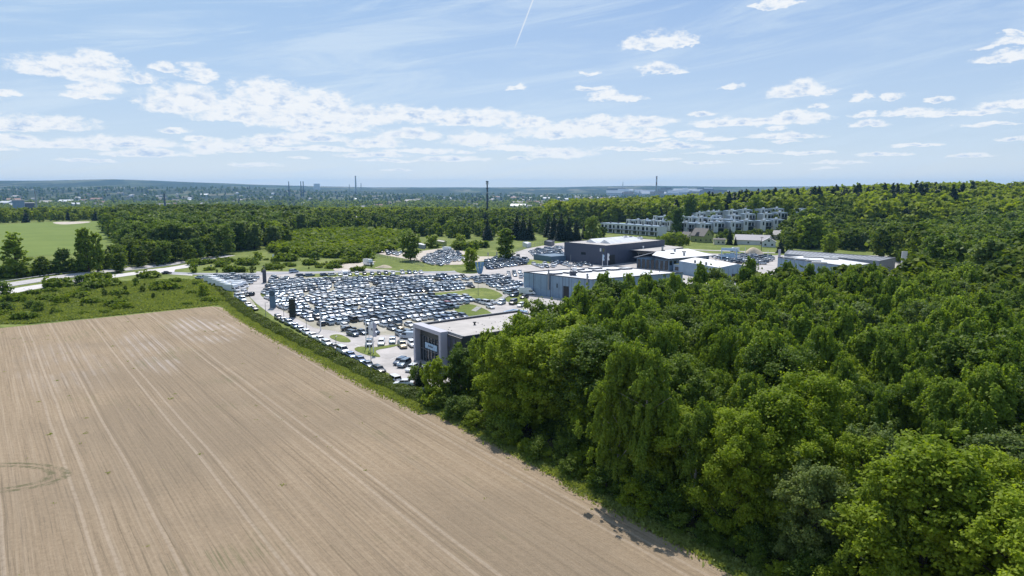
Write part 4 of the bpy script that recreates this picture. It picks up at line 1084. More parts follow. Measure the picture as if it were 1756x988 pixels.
# portal frame: posts and beam standing proud of the glass
gx0, gx1 = 132.0, A1
mb = MB()
mb.prism([fr(gx1 - .9, B0 - 1.2), fr(gx1, B0 - 1.2), fr(gx1, B0 + .9), fr(gx1 - .9, B0 + .9)], 0, HB + .15)
mb.prism([fr(gx0, B0 - 1.2), fr(gx0 + .9, B0 - 1.2), fr(gx0 + .9, B0 + .9), fr(gx0, B0 + .9)], 0, HB + .15)
mb.prism([fr(gx0 + .9, B0 - 1.2), fr(gx1 - .9, B0 - 1.2), fr(gx1 - .9, B0 + .9), fr(gx0 + .9, B0 + .9)], HB - .75, HB + .15)
wbuild(mb, 'portal_frame', M['frame'], sh)
mb = MB(); mb.prism([fr(A0, B0 + .95), fr(gx1 - .1, B0 + .95), fr(gx1 - .1, B0 + 1.25), fr(A0, B0 + 1.25)], HB - .44, HB + .10)
mb.prism([fr(A1 - .5, B0 + 1.25), fr(A1 - .1, B0 + 1.25), fr(A1 - .1, B1), fr(A1 - .5, B1)], HB - .44, HB + .05)
wbuild(mb, 'roof_edge', M['greym'], sh)
mb = MB(); mb.prism([fr(gx0 + .95, B0 + .3), fr(gx1 - .95, B0 + .3), fr(gx1 - .95, B0 + .55), fr(gx0 + .95, B0 + .55)], HB - 2.6, HB - .78)
wbuild(mb, 'fascia_panel', M['anth'], sh)
mb = MB(); mb.prism([fr(gx0 + .95, B0 + .35), fr(gx1 - .95, B0 + .35), fr(gx1 - .95, B0 + .50), fr(gx0 + .95, B0 + .50)], .25, HB - 2.62)
wbuild(mb, 'window', M['win'], sh)
mb = MB()
for k in range(9):
    a = gx0 + .95 + (gx1 - gx0 - 1.9) * k / 8
    mb.prism([fr(a - .05, B0 + .12), fr(a + .05, B0 + .12), fr(a + .05, B0 + .34), fr(a - .05, B0 + .34)], .26, HB - 2.63)
for z in (3.1,): mb.prism([fr(gx0 + 1.02, B0 + .20), fr(gx1 - 1.02, B0 + .20), fr(gx1 - 1.02, B0 + .33), fr(gx0 + 1.02, B0 + .33)], z, z + .1)
wbuild(mb, 'mullion_grid', M['greym'], sh)
bn = MB(); bn.prism([fr(135.6, B0 - .1), fr(141.2, B0 - .1), fr(141.2, B0 + .02), fr(135.6, B0 + .02)], 3.7, 5.1)
bo = wbuild(bn, 'banner', M['banner'], sh)
mk = MB()
for k, (a, hh) in enumerate([(139.5, .5), (139.0, .38), (138.55, .5), (138.1, .36), (137.6, .36)]): mk.prism([fr(a - .16, B0 - .13), fr(a + .16, B0 - .13), fr(a + .16, B0 - .105), fr(a - .16, B0 - .105)], 4.2, 4.2 + hh)
wbuild(mk, 'lettering', M['navy'], sh)
mb = MB()
for i in range(5):
    for j in range(3):
        a = 126.3 + i * 1.1; z = 1.0 + j * 2.4
        if (i + j) % 2 == 0: mb.prism([fr(a, B0 + .52), fr(a + 1.0, B0 + .52), fr(a + 1.0, B0 + .595), fr(a, B0 + .595)], z, z + 2.1)
wbuild(mb, 'cladding_panel', M['navy'], sh)
for (a, b) in ((137, 90), (133, 99), (139, 104)):
    mb = MB(); mb.tube([up3(W(a, b), HB - .5), up3(W(a, b), HB + .1)], .22, 8); mb.tube([up3(W(a, b), HB + .1), up3(W(a, b), HB + .3)], .42, 8)
    wbuild(mb, 'roof_vent', M['dark'], sh)
mb = MB()
for k in range(26): 
    a = R.uniform(A0 + 1, A1 - 3); b = R.uniform(B0 + 3, B1 - 2); c_ = W(a, b); mb.box(c_[0] - .12, c_[0] + .12, c_[1] - .1, c_[1] + .1, HB - .46, HB - .36)
wbuild(mb, 'roof_fixing', M['steeld'], sh)

# --- blue-grey hall with the white roof
def q3(L, z): return [P(x, y, z) for x, y in L]
HC = 8.7
c_l, c_n, c_r, c_b = q3([(898, 466), (1014, 479), (1171, 467), (1120, 456)], HC)
uu = (Vector(c_n) - Vector(c_l)); vv = (Vector(c_r) - Vector(c_n))
c_b = tuple(Vector(c_l) + vv * 1.0)
hall = tag(empty('workshop_hall', up3(c_n, 0)), 'blue-grey panelled workshop hall with white flat roof, partly behind the birch tops', 'workshop')
mb = MB(); mb.prism([c_l, c_n, c_r, c_b], 0, HC - .35, 0, 1); wbuild(mb, 'wall', [M['steel'], M['roofw']], hall)
mb = MB(); parapet(mb, [c_l, c_n, c_r, c_b], HC - .33, HC, .3); wbuild(mb, 'parapet', M['steeld'], hall)
mb = MB()
for f in (.16, .42, .60, .69): wall_panel(mb, lerp(c_l, c_n, f - .003), lerp(c_l, c_n, f + .003), 0.1, HC - .02, 0)
for f in (.2, .4, .6, .8): wall_panel(mb, lerp(c_n, c_r, f - .002), lerp(c_n, c_r, f + .002), 0.1, HC - .02, 0)
wbuild(mb, 'panel_joint', M['navy'], hall)
mb = MB(); wall_panel(mb, lerp(c_l, c_n, .61), lerp(c_l, c_n, .685), 0, 5.0, .01); wbuild(mb, 'gate', M['dark'], hall)
mb = MB(); wall_panel(mb, lerp(c_l, c_n, .51), lerp(c_l, c_n, .525), 4.0, 5.6, .01); wbuild(mb, 'window', M['win'], hall)
for f in (.40, .955):
    c_ = lerp(c_l, c_n, f); n = Vector((uu.y, -uu.x)).normalized(); c2 = Vector(c_) + n * .45
    mb = MB(); mb.tube([(c2.x, c2.y, 2.8), (c2.x, c2.y, HC + 1.5)], .32, 10); mb.tube([(c2.x, c2.y, HC + 1.5), (c2.x, c2.y, HC + 2.0)], [.5, .2], 10)
    wbuild(mb, 'flue_pipe', M['greym'], hall)
mb = MB()
for f, g_ in ((.30, .08), (.34, .45), (.30, .62), (.33, .80), (.80, .30), (.78, .55), (.84, .75), (.7, .1)):
    pass
un = uu.normalized(); vn = vv.normalized()
for f, g_ in ((.34, .10), (.34, .26), (.34, .42), (.34, .58), (.34, .74), (.34, .88), (.12, .5), (.12, .7)):
    c_ = Vector(c_l) + uu * f + vv * g_
    pts_ = [tuple(c_ + un * 1.3 * sx + vn * 2.3 * sy) for sx, sy in ((-1, -1), (1, -1), (1, 1), (-1, 1))]
    mb = MB(); mb.prism(pts_, HC - .35, HC + .15, 0); mb.prism([tuple(Vector(p_) * .9 + c_ * .1) for p_ in pts_], HC + .15, HC + .32, 1)
    wbuild(mb, 'skylight', [M['steeld'], M['white']], hall)
c_ = Vector(c_l) + uu * .52 + vv * .16
mb = MB(); mb.box(c_.x - 1.2, c_.x + 1.2, c_.y - 1, c_.y + 1, HC - .3, HC + 1.2); wbuild(mb, 'plant_box', M['steeld'], hall)
mb = MB(); mb.tube([(c_.x + .6, c_.y - .2, HC + 1.2), (c_.x + .6, c_.y - .2, HC + 1.9), (c_.x + .7, c_.y - .3, HC + 2.6)], [.6, .9, .8], 12); wbuild(mb, 'exhaust_cowl', M['white'], hall)
mb = MB(); mb.tube([(c_.x - .9, c_.y, HC - .3), (c_.x - .9, c_.y, HC + 7.5)], [.09, .05], 6); wbuild(mb, 'antenna_mast', M['greym'], hall)
for g_ in (.12, .3, .5, .7, .9):
    c_ = Vector(c_l) + uu * .8 + vv * g_
    mb = MB(); mb.tube([(c_.x, c_.y, HC - .35), (c_.x, c_.y, HC + .2)], .15, 6); wbuild(mb, 'roof_vent', M['greym'], hall)

# --- navy hall beyond it, with the low wing
HD = 10.8
d_l, d_n, d_r = q3([(967.7, 415), (1039.5, 421), (1140, 411.5)], HD)
d_b = tuple(Vector(d_l) + Vector(d_r) - Vector(d_n))
nh = tag(empty('dealership_hall', up3(d_n, 0)), 'windowless navy dealership hall with sandy roof and two white flags in front', 'dealership')
mb = MB(); mb.prism([d_l, d_n, d_r, d_b], 0, HD - .3, 0, 1); wbuild(mb, 'wall', [M['navy'], M['rooft']], nh)
mb = MB(); parapet(mb, [d_l, d_n, d_r, d_b], HD - .28, HD, .35); wbuild(mb, 'parapet', M['steeld'], nh)
uu2 = Vector(d_n) - Vector(d_l); vv2 = Vector(d_r) - Vector(d_n); un2 = uu2.normalized(); vn2 = vv2.normalized()
for f, m_ in ((.86, 'white'), (.93, 'greenroof')):
    mb = MB(); wall_panel(mb, lerp(d_l, d_n, f), lerp(d_l, d_n, f + .03), 7.3, 9.0, .01); wbuild(mb, 'wall_sign', M[m_], nh)
mb = MB(); wall_panel(mb, lerp(d_l, d_n, .42), lerp(d_l, d_n, .53), 4.6, 6.0, .01); wbuild(mb, 'window', M['win'], nh)
mb = MB(); wall_panel(mb, lerp(d_n, d_r, .05), lerp(d_n, d_r, .14), 0, 5.4, .01); wbuild(mb, 'gate', M['dark'], nh)
# sawtooth monitors and ducts on its roof
c0 = Vector(d_l) + uu2 * .35 + vv2 * .45
for k in range(2):
    c_ = c0 + un2 * (k * 9) + vn2 * (k * 2)
    mb = MB(); a, b_ = c_ - vn2 * 14, c_ + vn2 * 16
    w1 = un2 * 4.0
    pts_ = [a - w1, a + w1, b_ + w1, b_ - w1]
    i_ = len(mb.v); zt = HD + 1.7
    mb.poly([(*(a + w1), HD - .3), (*(b_ + w1), HD - .3), (*(b_ - w1 * .2), zt), (*(a - w1 * .2), zt)])
    mb.poly([(*(b_ - w1), HD - .3), (*(a - w1), HD - .3), (*(a - w1 * .2), zt), (*(b_ - w1 * .2), zt)])
    mb.poly([(*(a - w1), HD - .3), (*(a + w1), HD - .3), (*(a - w1 * .2), zt)]); mb.poly([(*(b_ + w1), HD - .3), (*(b_ - w1), HD - .3), (*(b_ - w1 * .2), zt)])
    wbuild(mb, 'roof_monitor', M['roofw'], nh)
for (f, g_, s_) in ((.55, .62, 1.2), (.45, .80, 1.5), (.3, .75, 1.1), (.65, .78, 1.0), (.2, .9, 1.2), (.5, .93, 1.1)):
    c_ = Vector(d_l) + uu2 * f + vv2 * g_
    mb = MB(); mb.box(c_.x - 1.4 * s_, c_.x + 1.4 * s_, c_.y - .9 * s_, c_.y + .9 * s_, HD - .3, HD + 1.0 * s_, 0); mb.tube([(c_.x, c_.y, HD + s_), (c_.x, c_.y, HD + 1.3 * s_)], .6 * s_, 12, 1)
    wbuild(mb, 'ventilation_unit', [M['white'], M['steeld']], nh)
# the low wing with deep shaded glass front
HE = 7.2
e_ = q3([(1057.5, 426.8), (1125, 431.0), (1172, 423.6), (1128, 419)], HE)
wg = tag(empty('glass_wing', up3(e_[0], 0)), 'low wing with sandy roof and deep dark glass front beside the navy hall', 'dealership')
mb = MB(); ins = [lerp(e_[0], e_[3], .18), lerp(e_[1], e_[2], .18), e_[2], e_[3]]
mb.prism(ins, 0, HE - .7); wbuild(mb, 'wall', M['anth'], wg)
mb = MB(); mb.prism(e_, HE - .68, HE - .12, 0, 1); wbuild(mb, 'roof', [M['steeld'], M['rooft']], wg)
mb = MB(); wall_panel(mb, lerp(ins[0], ins[1], .04), lerp(ins[0], ins[1], .96), .3, HE - 1.4, .02); wbuild(mb, 'window', M['win'], wg)
mb = MB(); wall_panel(mb, lerp(ins[0], ins[1], .25), lerp(ins[0], ins[1], .7), HE - 2.6, HE - 1.5, .12); wbuild(mb, 'wall_sign', M['concrete'], wg)
for f in (.1, .55, .9):
    c_ = lerp(e_[0], e_[1], f); c2 = lerp(c_, e_[3], .03)
    mb = MB(); mb.tube([up3(c2, 0), up3(c2, HE - .68)], .15, 6); wbuild(mb, 'column', M['greym'], wg)
for (x_, y_) in ((1078, 423.8), (1103, 426.5), (1112, 424.2)):
    c_ = P(x_, y_, HE); mb = MB(); mb.tube([up3(c_, HE - .12), up3(c_, HE + 1.0)], .3, 8); mb.tube([up3(c_, HE + 1.0), up3(c_, HE + 1.5)], [.55, .3], 8); wbuild(mb, 'roof_vent', M['white'], wg)

# --- kite-shaped white roof showroom
HF = 7.0
kf = q3([(1086, 439.5), (1118, 437.5), (1147, 443.8), (1224, 437.8), (1180, 426.5), (1128, 429)], HF)
ks = tag(empty('angular_showroom', up3(kf[2], 0)), 'showroom with an angular brilliant white roof oversailing a grey glazed front', 'showroom')
cen = (sum(p[0] for p in kf) / 6, sum(p[1] for p in kf) / 6)
mb = MB(); mb.prism([lerp(p, cen, .10) for p in kf], 0, HF - .5); wbuild(mb, 'wall', M['steel'], ks)
mb = MB(); mb.prism(kf[1:], HF - .48, HF, 0, 1); mb.prism([kf[0], kf[1], kf[2], kf[5]], HF - 1.0, HF - .5, 0); wbuild(mb, 'roof', [M['steeld'], M['roofw']], ks)
k0 = [lerp(p, cen, .10) for p in kf]
for (a, b_, n_) in ((k0[0], k0[2], 7), (k0[2], k0[3], 10)):
    d_ = Vector((b_[0] - a[0], b_[1] - a[1]))
    for k in range(n_):
        mb = MB(); wall_panel(mb, lerp(a, b_, (k + .18) / n_), lerp(a, b_, (k + .82) / n_), 1.0 if n_ == 7 else 3.4, 5.6, .0 + .01)
        wbuild(mb, 'window', M['win'], ks)
for (x_, y_, m_) in ((1153, 435.5, 'dark'), (1173, 432.5, 'dark'), (1157, 431.5, 'greym'), (1136, 428.5, 'greym'), (1137, 430.3, 'dark'), (1173, 438.5, 'greym')):
    c_ = P(x_, y_, HF); mb = MB(); s_ = .8 if m_ == 'dark' else .4
    mb.box(c_[0] - s_ * 1.2, c_[0] + s_ * 1.2, c_[1] - s_, c_[1] + s_, HF - .01, HF + (.45 if m_ == 'dark' else 1.6)); wbuild(mb, 'roof_unit', M[m_], ks)

# --- gabled building with planted lower roof
HG = 6.2
gb = tag(empty('gabled_workshop', up3(P(1235, 470), 0)), 'workshop with a shallow white gable roof and a strip of planted green roof', 'workshop')
r1 = q3([(1186, 442), (1245, 449), (1262, 450), (1232, 461)], HG)
gA = P(1232, 459, HG); gR = P(1263, 449, HG + 1.6); gB = P(1300, 466, HG)
gL = P(1192, 441.5, HG + 2.0)
back = Vector(gL) - Vector(lerp(P(1234, 459, HG), P(1296, 461.5, HG), .5))
mb = MB()
gA = P(1234, 459, HG); gB = P(1296, 461.5, HG); gR = lerp(gA, gB, .5)
A_, R_2, B_ = Vector((*gA, HG)), Vector((*gR, HG + 2.0)), Vector((*gB, HG))
bk = Vector((back.x, back.y, 0))
mb.poly([tuple(A_), tuple(R_2), tuple(R_2 + bk), tuple(A_ + bk)], 1); mb.poly([tuple(R_2), tuple(B_), tuple(B_ + bk), tuple(R_2 + bk)], 1)
mb.poly([tuple(A_ - Vector((0, 0, HG))), tuple(B_ - Vector((0, 0, HG))), tuple(B_), tuple(R_2), tuple(A_)], 0)
mb.poly([tuple(A_ + bk), tuple(R_2 + bk), tuple(B_ + bk), tuple(B_ + bk - Vector((0, 0, HG))), tuple(A_ + bk - Vector((0, 0, HG)))], 0)
mb.poly([tuple(A_ + bk - Vector((0, 0, HG))), tuple(A_ - Vector((0, 0, HG))), tuple(A_), tuple(A_ + bk)], 0)
mb.poly([tuple(B_ - Vector((0, 0, HG))), tuple(B_ + bk - Vector((0, 0, HG))), tuple(B_ + bk), tuple(B_)], 0)
wbuild(mb, 'wall', [M['steel'], M['roofw']], gb)
g2 = q3([(1155, 452.2), (1231, 459.5), (1222, 453.5), (1178, 448.5)], 4.6)
mb = MB(); mb.prism(g2, 0, 4.4, 0, 1); wbuild(mb, 'annexe', [M['steel'], M['greenroof']], gb)
for k in range(6):
    mb = MB(); wall_panel(mb, lerp(g2[0], g2[1], (k + .2) / 6), lerp(g2[0], g2[1], (k + .75) / 6), 1.4, 3.2, .01); wbuild(mb, 'window', M['win'], gb)

# --- right-hand flat white hall, ribbed long building and the small annexe
def hall_box(name, cat, label, roof_px, H_, wall, roof, par=None, extras=None):
    r_ = q3(roof_px, H_)
    root = tag(empty(name, up3(r_[0], 0)), label, cat)
    mb = MB(); mb.prism(r_, 0, H_ - .3, 0, 1); wbuild(mb, 'wall', [M[wall], M[roof]], root)
    mb = MB(); parapet(mb, r_, H_ - .28, H_, .3); wbuild(mb, 'parapet', M[par or wall], root)
    return root, r_
wh, r_ = hall_box('white_roof_hall', 'hall', 'grey hall with a flat white roof carrying long low skylights', [(1334, 441), (1460, 457), (1497, 451.5), (1420, 440.5), (1376, 437.5)], 6.4, 'steel', 'roofw', 'steeld')
c_ = (sum(p[0] for p in r_) / len(r_), sum(p[1] for p in r_) / len(r_))
for (x_, y_) in ((1355, 441.5), (1375, 444), (1395, 446.5), (1410, 440.5), (1425, 443), (1440, 441.5), (1390, 440), (1405, 450)):
    c_ = Vector(P(x_, y_ + 1, 6.4)); u_ = Vector((.93, -.36)); v_ = Vector((.36, .93))
    pts_ = [tuple(c_ + u_ * 3.4 * sx + v_ * .9 * sy) for sx, sy in ((-1, -1), (1, -1), (1, 1), (-1, 1))]
    mb = MB(); mb.prism(pts_, 6.1, 6.75, 0); mb.prism([tuple(Vector(p_) * .94 + c_ * .06) for p_ in pts_], 6.75, 6.9, 1); wbuild(mb, 'skylight', [M['concrete'], M['white']], wh)
mb = MB(); wall_panel(mb, lerp(r_[1], r_[2], .05), lerp(r_[1], r_[2], .9), 3.6, 5.4, .01); wbuild(mb, 'window', M['win'], wh)
lb, r_ = hall_box('ribbed_long_building', 'building', 'very long low building with a grey ribbed roof behind the white roof hall', [(1345, 435), (1508, 447.5), (1536, 441.5), (1352, 428.5)], 6.6, 'renderg', 'greym', 'greym')
for k in range(10):
    mb = MB(); wall_panel(mb, lerp(r_[0], r_[1], (k + .25) / 10), lerp(r_[0], r_[1], (k + .6) / 10), 2.6, 4.8, .01); wbuild(mb, 'window', M['win'], lb)
for k in range(24):
    mb = MB(); a, b_ = lerp(r_[0], r_[1], (k + .5) / 24), lerp(r_[3], r_[2], (k + .5) / 24)
    a2, b2 = lerp(a, b_, .04), lerp(a, b_, .96)
    mb.tube([up3(a2, 6.36), up3(b2, 6.36)], .12, 4); wbuild(mb, 'roof_rib', M['concrete'], lb)
an, r_ = hall_box('flat_annexe', 'annexe', 'small white-roofed annexe in front of the long building right end', [(1470, 466), (1500, 470), (1522, 464), (1492, 461.5)], 4.2, 'render', 'rooft')
lowr, r_ = hall_box('car_wash_canopy', 'canopy', 'low blue canopy roof between the car rows and the navy hall', [(915, 436), (945, 440), (985, 437), (950, 433.5)], 3.2, 'pylon', 'pylon')
for (nm, lb_, rp, H_, wl, rf) in (('gate_canopy', 'pale blue canopy roof poking out behind the showroom', [(863, 534), (885, 538), (905, 533), (880, 530)], 3.6, 'banner', 'banner'),
                                  ('white_kiosk', 'white kiosk at the meadow fence beyond the drive', [(896, 415), (904, 418), (911, 416), (903, 414)], 3.0, 'render', 'roofw'),
                                  ('dark_container', 'dark blue container at the end of the car park', [(933, 413), (945, 415), (951, 412.5), (940, 411)], 3.2, 'navy', 'navy'),
                                  ('garage_shed', 'green shed with a pale roof at the top of the sandy lot', [(746, 412.5), (760, 415), (766, 413), (752, 410.5)], 3.2, 'green', 'rooft'),
                                  ('trailer_hut', 'long grey hut behind the big dark tree', [(715, 418), (728, 420.5), (731, 418), (719, 416)], 2.8, 'renderg', 'roofw')):
    hall_box(nm, nm.replace('_', ' ').split()[-1], lb_, rp, H_, wl, rf)

def joints(root, p0, p1, n_, z1, m_='steeld', nm='panel_joint'):
    mb = MB(); L_ = math.hypot(p1[0] - p0[0], p1[1] - p0[1]); w_ = .05 / L_
    for k in range(1, n_): wall_panel(mb, lerp(p0, p1, k / n_ - w_), lerp(p0, p1, k / n_ + w_), .1, z1, -.045)
    wbuild(mb, nm, M[m_], root)
def pipe(root, p, z1):
    mb = MB(); mb.tube([(p[0], p[1], 0), (p[0], p[1], z1)], .09, 6); wbuild(mb, 'downpipe', M['greym'], root)
joints(nh, d_l, d_n, 14, HD - .3); joints(nh, d_n, d_r, 20, HD - .3)
joints(hall, c_l, c_n, 11, HC - .4, 'navy', 'fine_joint')
gq = q3([(1334, 441), (1460, 457)], 6.4)
joints(wh, gq[0], gq[1], 16, 6.0)
joints(gb, (A_.x, A_.y), (B_.x, B_.y), 8, HG - .2)
mb = MB(); wall_panel(mb, lerp((A_.x, A_.y), (B_.x, B_.y), .35), lerp((A_.x, A_.y), (B_.x, B_.y), .55), 0, 3.6, .01); wbuild(mb, 'gate', M['dark'], gb)
for f in (.02, .98): pipe(hall, lerp(c_n, c_r, f), HC - .4)
for (a_, b_) in ((.12, .35), (.5, .78), (.82, .2), (.3, .9)):
    p_ = P(1186 + 50 * a_, 446 + 8 * b_, 7.6)
    mb = MB(); mb.box(p_[0] - .4, p_[0] + .4, p_[1] - .4, p_[1] + .4, 6.9, 8.3); wbuild(mb, 'roof_vent', M['greym'], gb)
# painted parking bays near the showroom
mb = MB()
def bayline(p, q, z=.052):
    d = Vector((q[0] - p[0], q[1] - p[1])).normalized(); n = Vector((-d.y, d.x)) * .07
    mb.poly([(p[0] + n.x, p[1] + n.y, z), (p[0] - n.x, p[1] - n.y, z), (q[0] - n.x, q[1] - n.y, z), (q[0] + n.x, q[1] + n.y, z)])
for k in range(9):
    a0 = 128 + k * 2.6; bayline(W(a0, 73.0), W(a0 + 2.4, 77.6))
for k in range(8):
    c0 = P(622 + k * 14, 596.5 - k * .5); bayline(c0, (c0[0] + AX[0] * 4.8, c0[1] + AX[1] * 4.8))
tag(mb.build('parking_lines', M['white']), 'thin white parking bay lines near the glass showroom', 'road marking', kind='structure')
# --- terraced houses
M['renderb'] = mat('light_grey_render', (0.44, 0.46, 0.50), 0.8, var=0.15, vscale=0.3)
def terrace_proto(nm, wl):
    """one terraced house: front faces -Y, 7.6 m wide"""
    root = empty(nm, (0, 0, 0))
    mb = MB(); mb.box(-3.85, 3.85, -5, 5, 0, 6.6); mb.box(-4.02, -3.85, -5.5, 5, 0, 6.9); mb.build('wall', M[wl], root)
    mb = MB(); mb.box(-4.02, 3.95, -5.2, 5.2, 6.6, 6.95); ro = mb.build('roof', M['steel'], root)
    mb = MB(); mb.box(1.2, 2.2, 0, 1, 6.95, 8.0); mb.build('chimney', M['tile'], ro)
    for x0, x1, z0, z1 in ((-2.6, -.4, 3.4, 5.9), (1.2, 2.9, 3.6, 5.8), (-2.9, .4, .4, 2.5), (1.4, 2.8, .1, 2.3)):
        mb = MB(); mb.box(x0, x1, -5.06, -4.98, z0, z1); mb.build('window', M['win'], root)
    mb = MB(); mb.box(-3.8, 3.8, -6.4, -5.0, 2.75, 2.95); mb.build('balcony_slab', M['steeld'], root)
    return root
def cube_proto(nm, wl):
    root = empty(nm, (0, 0, 0))
    mb = MB(); mb.box(-4.2, 4.2, -5, 5, 0, 6.6); mb.build('wall', M[wl], root)
    mb = MB(); mb.box(-4.25, -1.0, -6.6, -5.0, 0, 7.6); mb.build('front_bay', M['render'], root)
    mb = MB(); mb.box(-1.0, 4.2, -6.4, -5.0, 2.9, 3.2); mb.build('balcony_slab', M['steeld'], root)
    mb = MB(); mb.box(-4.35, 4.35, -5.2, 5.1, 6.6, 6.95); ro = mb.build('roof', M['steel'], root)
    mb = MB(); mb.box(.6, 1.9, 1, 2.2, 6.95, 8.2); mb.build('chimney', M['white'], ro)
    for x0, x1, y_, z0, z1 in ((-3.2, -2.2, -6.66, 4.0, 6.4), (-.4, 1.6, -5.06, 3.4, 5.8), (2.2, 3.6, -5.06, 3.4, 5.8), (-.4, 3.6, -5.06, .2, 2.6)):
        mb = MB(); mb.box(x0, x1, y_, y_ + .08, z0, z1); mb.build('window', M['win'], root)
    return root
def copy_tree(o, parent=None):
    c_ = o.copy(); COL.objects.link(c_)
    if parent is not None: c_.parent = parent
    for ch in list(o.children): copy_tree(ch, c_)
    return c_
tp = terrace_proto('terraced_house', 'render'); cp_ = cube_proto('terraced_house', 'renderb')
ft = {'t': tp, 'c': cp_}
def put(kind, x, y, rz, label, group, sc=1.0, cat='house', z=None):
    o = ft[kind]
    if o.get('category') is not None: o = copy_tree(o)
    o.location = (x, y, hz(x, y) if z is None else z); o.rotation_euler = (0, 0, rz); o.scale = (sc, sc, sc)
    return tag(o, label, cat, group)
def row(kind, p0, p1, n, what, group, sc=1.0, flip=0.0, stag=0.0):
    d = Vector(p1) - Vector(p0); rz = math.atan2(d.y, d.x)
    for k in range(n):
        c_ = Vector(p0) + d * ((k + .5) / n); nrm = Vector((d.y, -d.x)).normalized()
        c_ = c_ - nrm * (5 + (k % 2) * stag)
        put(kind, c_.x, c_.y, rz + flip, f"{what}, {ordi(k + 1)} from its left end", group, sc)
n_w = Vector(P(1030, 401)); e_w = Vector(P(1129, 408))
nrow = max(4, round((e_w - n_w).length / 9.6))
row('t', n_w, e_w, nrow, 'white terraced house in the front terrace behind the navy hall', 'white front terrace', (e_w - n_w).length / nrow / 7.87 * 1.0)
off = (Vector((e_w - n_w).y * -1, (e_w - n_w).x) if False else Vector((-(e_w - n_w).y, (e_w - n_w).x))).normalized()
for j, (dd, s0, s1) in enumerate(((34, .05, 1.15), (68, .1, 1.35))):
    a_, b_ = n_w + (e_w - n_w) * s0 + off * dd, n_w + (e_w - n_w) * s1 + off * dd
    row('c', a_, b_, nrow + 1, f"grey terraced house in the {['second', 'third'][j]} terrace behind the navy hall", 'grey terraces behind the white one', 1.15, 0, 2)
for j, (x0, y0, x1, y1, n_) in enumerate(((1196, 572, 1350, 578, 6), (1190, 612, 1356, 618, 6), (1186, 652, 1350, 660, 6), (1365, 640, 1450, 640, 4), (1362, 690, 1500, 690, 6), (1450, 655, 1535, 650, 4), (1205, 715, 1330, 725, 6))):
    a_, b_ = ((x0 - 878) / FPX * y0, y0), ((x1 - 878) / FPX * y1, y1)
    s = 1.22 if j < 3 else 1.1
    row('c' if j != 4 else 't', a_, b_, n_, f"boxy estate house, {ordi(j + 1)} row up from the bungalow", 'boxy estate houses', s, 0, 5)

# --- gabled house, bungalow and scattered houses
def gable_house(x, y, rz, w_, l_, h_, rh, wl, rf, label, cat='house', dormer=False, eave=.5, sc_win=True):
    root = empty('gabled_house', (x, y, hz(x, y)), rz)
    tag(root, label, cat)
    mb = MB(); mb.box(-w_ / 2, w_ / 2, -l_ / 2, l_ / 2, 0, h_)
    for s_ in (-1, 1): mb.poly([(-w_ / 2, s_ * l_ / 2, h_), (w_ / 2, s_ * l_ / 2, h_), (0, s_ * l_ / 2, h_ + rh)][::(1 if s_ < 0 else -1)])
    mb.build('wall', M[wl], root)
    mb = MB(); e = w_ / 2 + eave; k = rh / (w_ / 2)
    for s_ in (-1, 1):
        top = [(0, -l_ / 2 - eave, h_ + rh + .02), (0, l_ / 2 + eave, h_ + rh + .02), (s_ * e, l_ / 2 + eave, h_ - eave * k + .02), (s_ * e, -l_ / 2 - eave, h_ - eave * k + .02)]
        if s_ > 0: top = top[::-1]
        mb.poly(top); mb.poly([(p[0], p[1], p[2] + .22) for p in top][::-1])
        for i in range(4):
            a_, b_ = top[i], top[(i + 1) % 4]; mb.poly([a_, b_, (b_[0], b_[1], b_[2] + .22), (a_[0], a_[1], a_[2] + .22)])
    ro = mb.build('roof', M[rf], root)
    mb = MB(); mb.box(w_ * .12, w_ * .12 + .8, 0, .8, h_ + rh * .5, h_ + rh + .9); mb.build('chimney', M['concrete'], ro)
    for (x_, z_) in ((-w_ * .25, 1), (w_ * .25, 1), (0, h_ + .2)):
        mb = MB(); mb.box(x_ - .6, x_ + .6, -l_ / 2 - .05, -l_ / 2 + .03, z_, z_ + 1.3); mb.build('window', M['win'], root)
    for y_ in (-l_ * .28, l_ * .1):
        mb = MB(); mb.box(-w_ / 2 - .05, -w_ / 2 + .03, y_ - .6, y_ + .6, 1.0, 2.3); mb.build('window', M['win'], root)
    if dormer:
        mb = MB()
        mb.poly([(-w_ / 2 - .3, -1.8, h_ - .5), (-w_ / 2 - .3, 1.8, h_ - .5), (-w_ / 2 - .3, 0, h_ + 2.4)][::-1]); mb.poly([(-w_ / 2 - .6, -2.2, h_ - .7), (-w_ / 2 - .6, 0, h_ + 2.7), (0, 0, h_ + 2.7)][::-1]); mb.poly([(-w_ / 2 - .6, 2.2, h_ - .7), (-w_ / 2 - .6, 0, h_ + 2.7), (0, 0, h_ + 2.7)])
        mb.build('dormer', M['tile'], root)
    return root
x, y = P(1203, 415)
gable_house(x, y, rad(38), 11, 12, 5.0, 5.2, 'green', 'tile', 'olive-green gabled house with a dark tiled roof and dormer', dormer=True)
x, y = P(1178, 412)
gable_house(x, y, rad(38), 7, 7, 3.0, 3.0, 'cream', 'tile', 'small porch wing with dark roof left of the olive gabled house')
x, y = P(1233, 419)
gable_house(x, y, rad(80), 7, 8, 3.6, 0.6, 'cream', 'tile', 'flat-topped cream house between gabled house and bungalow')
x, y = P(1290, 419)
gable_house(x, y, rad(66), 12, 23, 3.6, 3.2, 'render', 'tileg', 'pale bungalow with a broad grey tiled roof', eave=.8)
x, y = P(1318, 423)
gable_house(x, y, rad(-20), 9, 9, 3.6, 2.6, 'render', 'tileg', 'right wing of the bungalow with a hipped grey roof')
x, y = P(1337, 413)
gable_house(x, y, rad(50), 9, 9, 3.6, 3.0, 'cream', 'rooft', 'tan roofed house among the trees right of the bungalow')
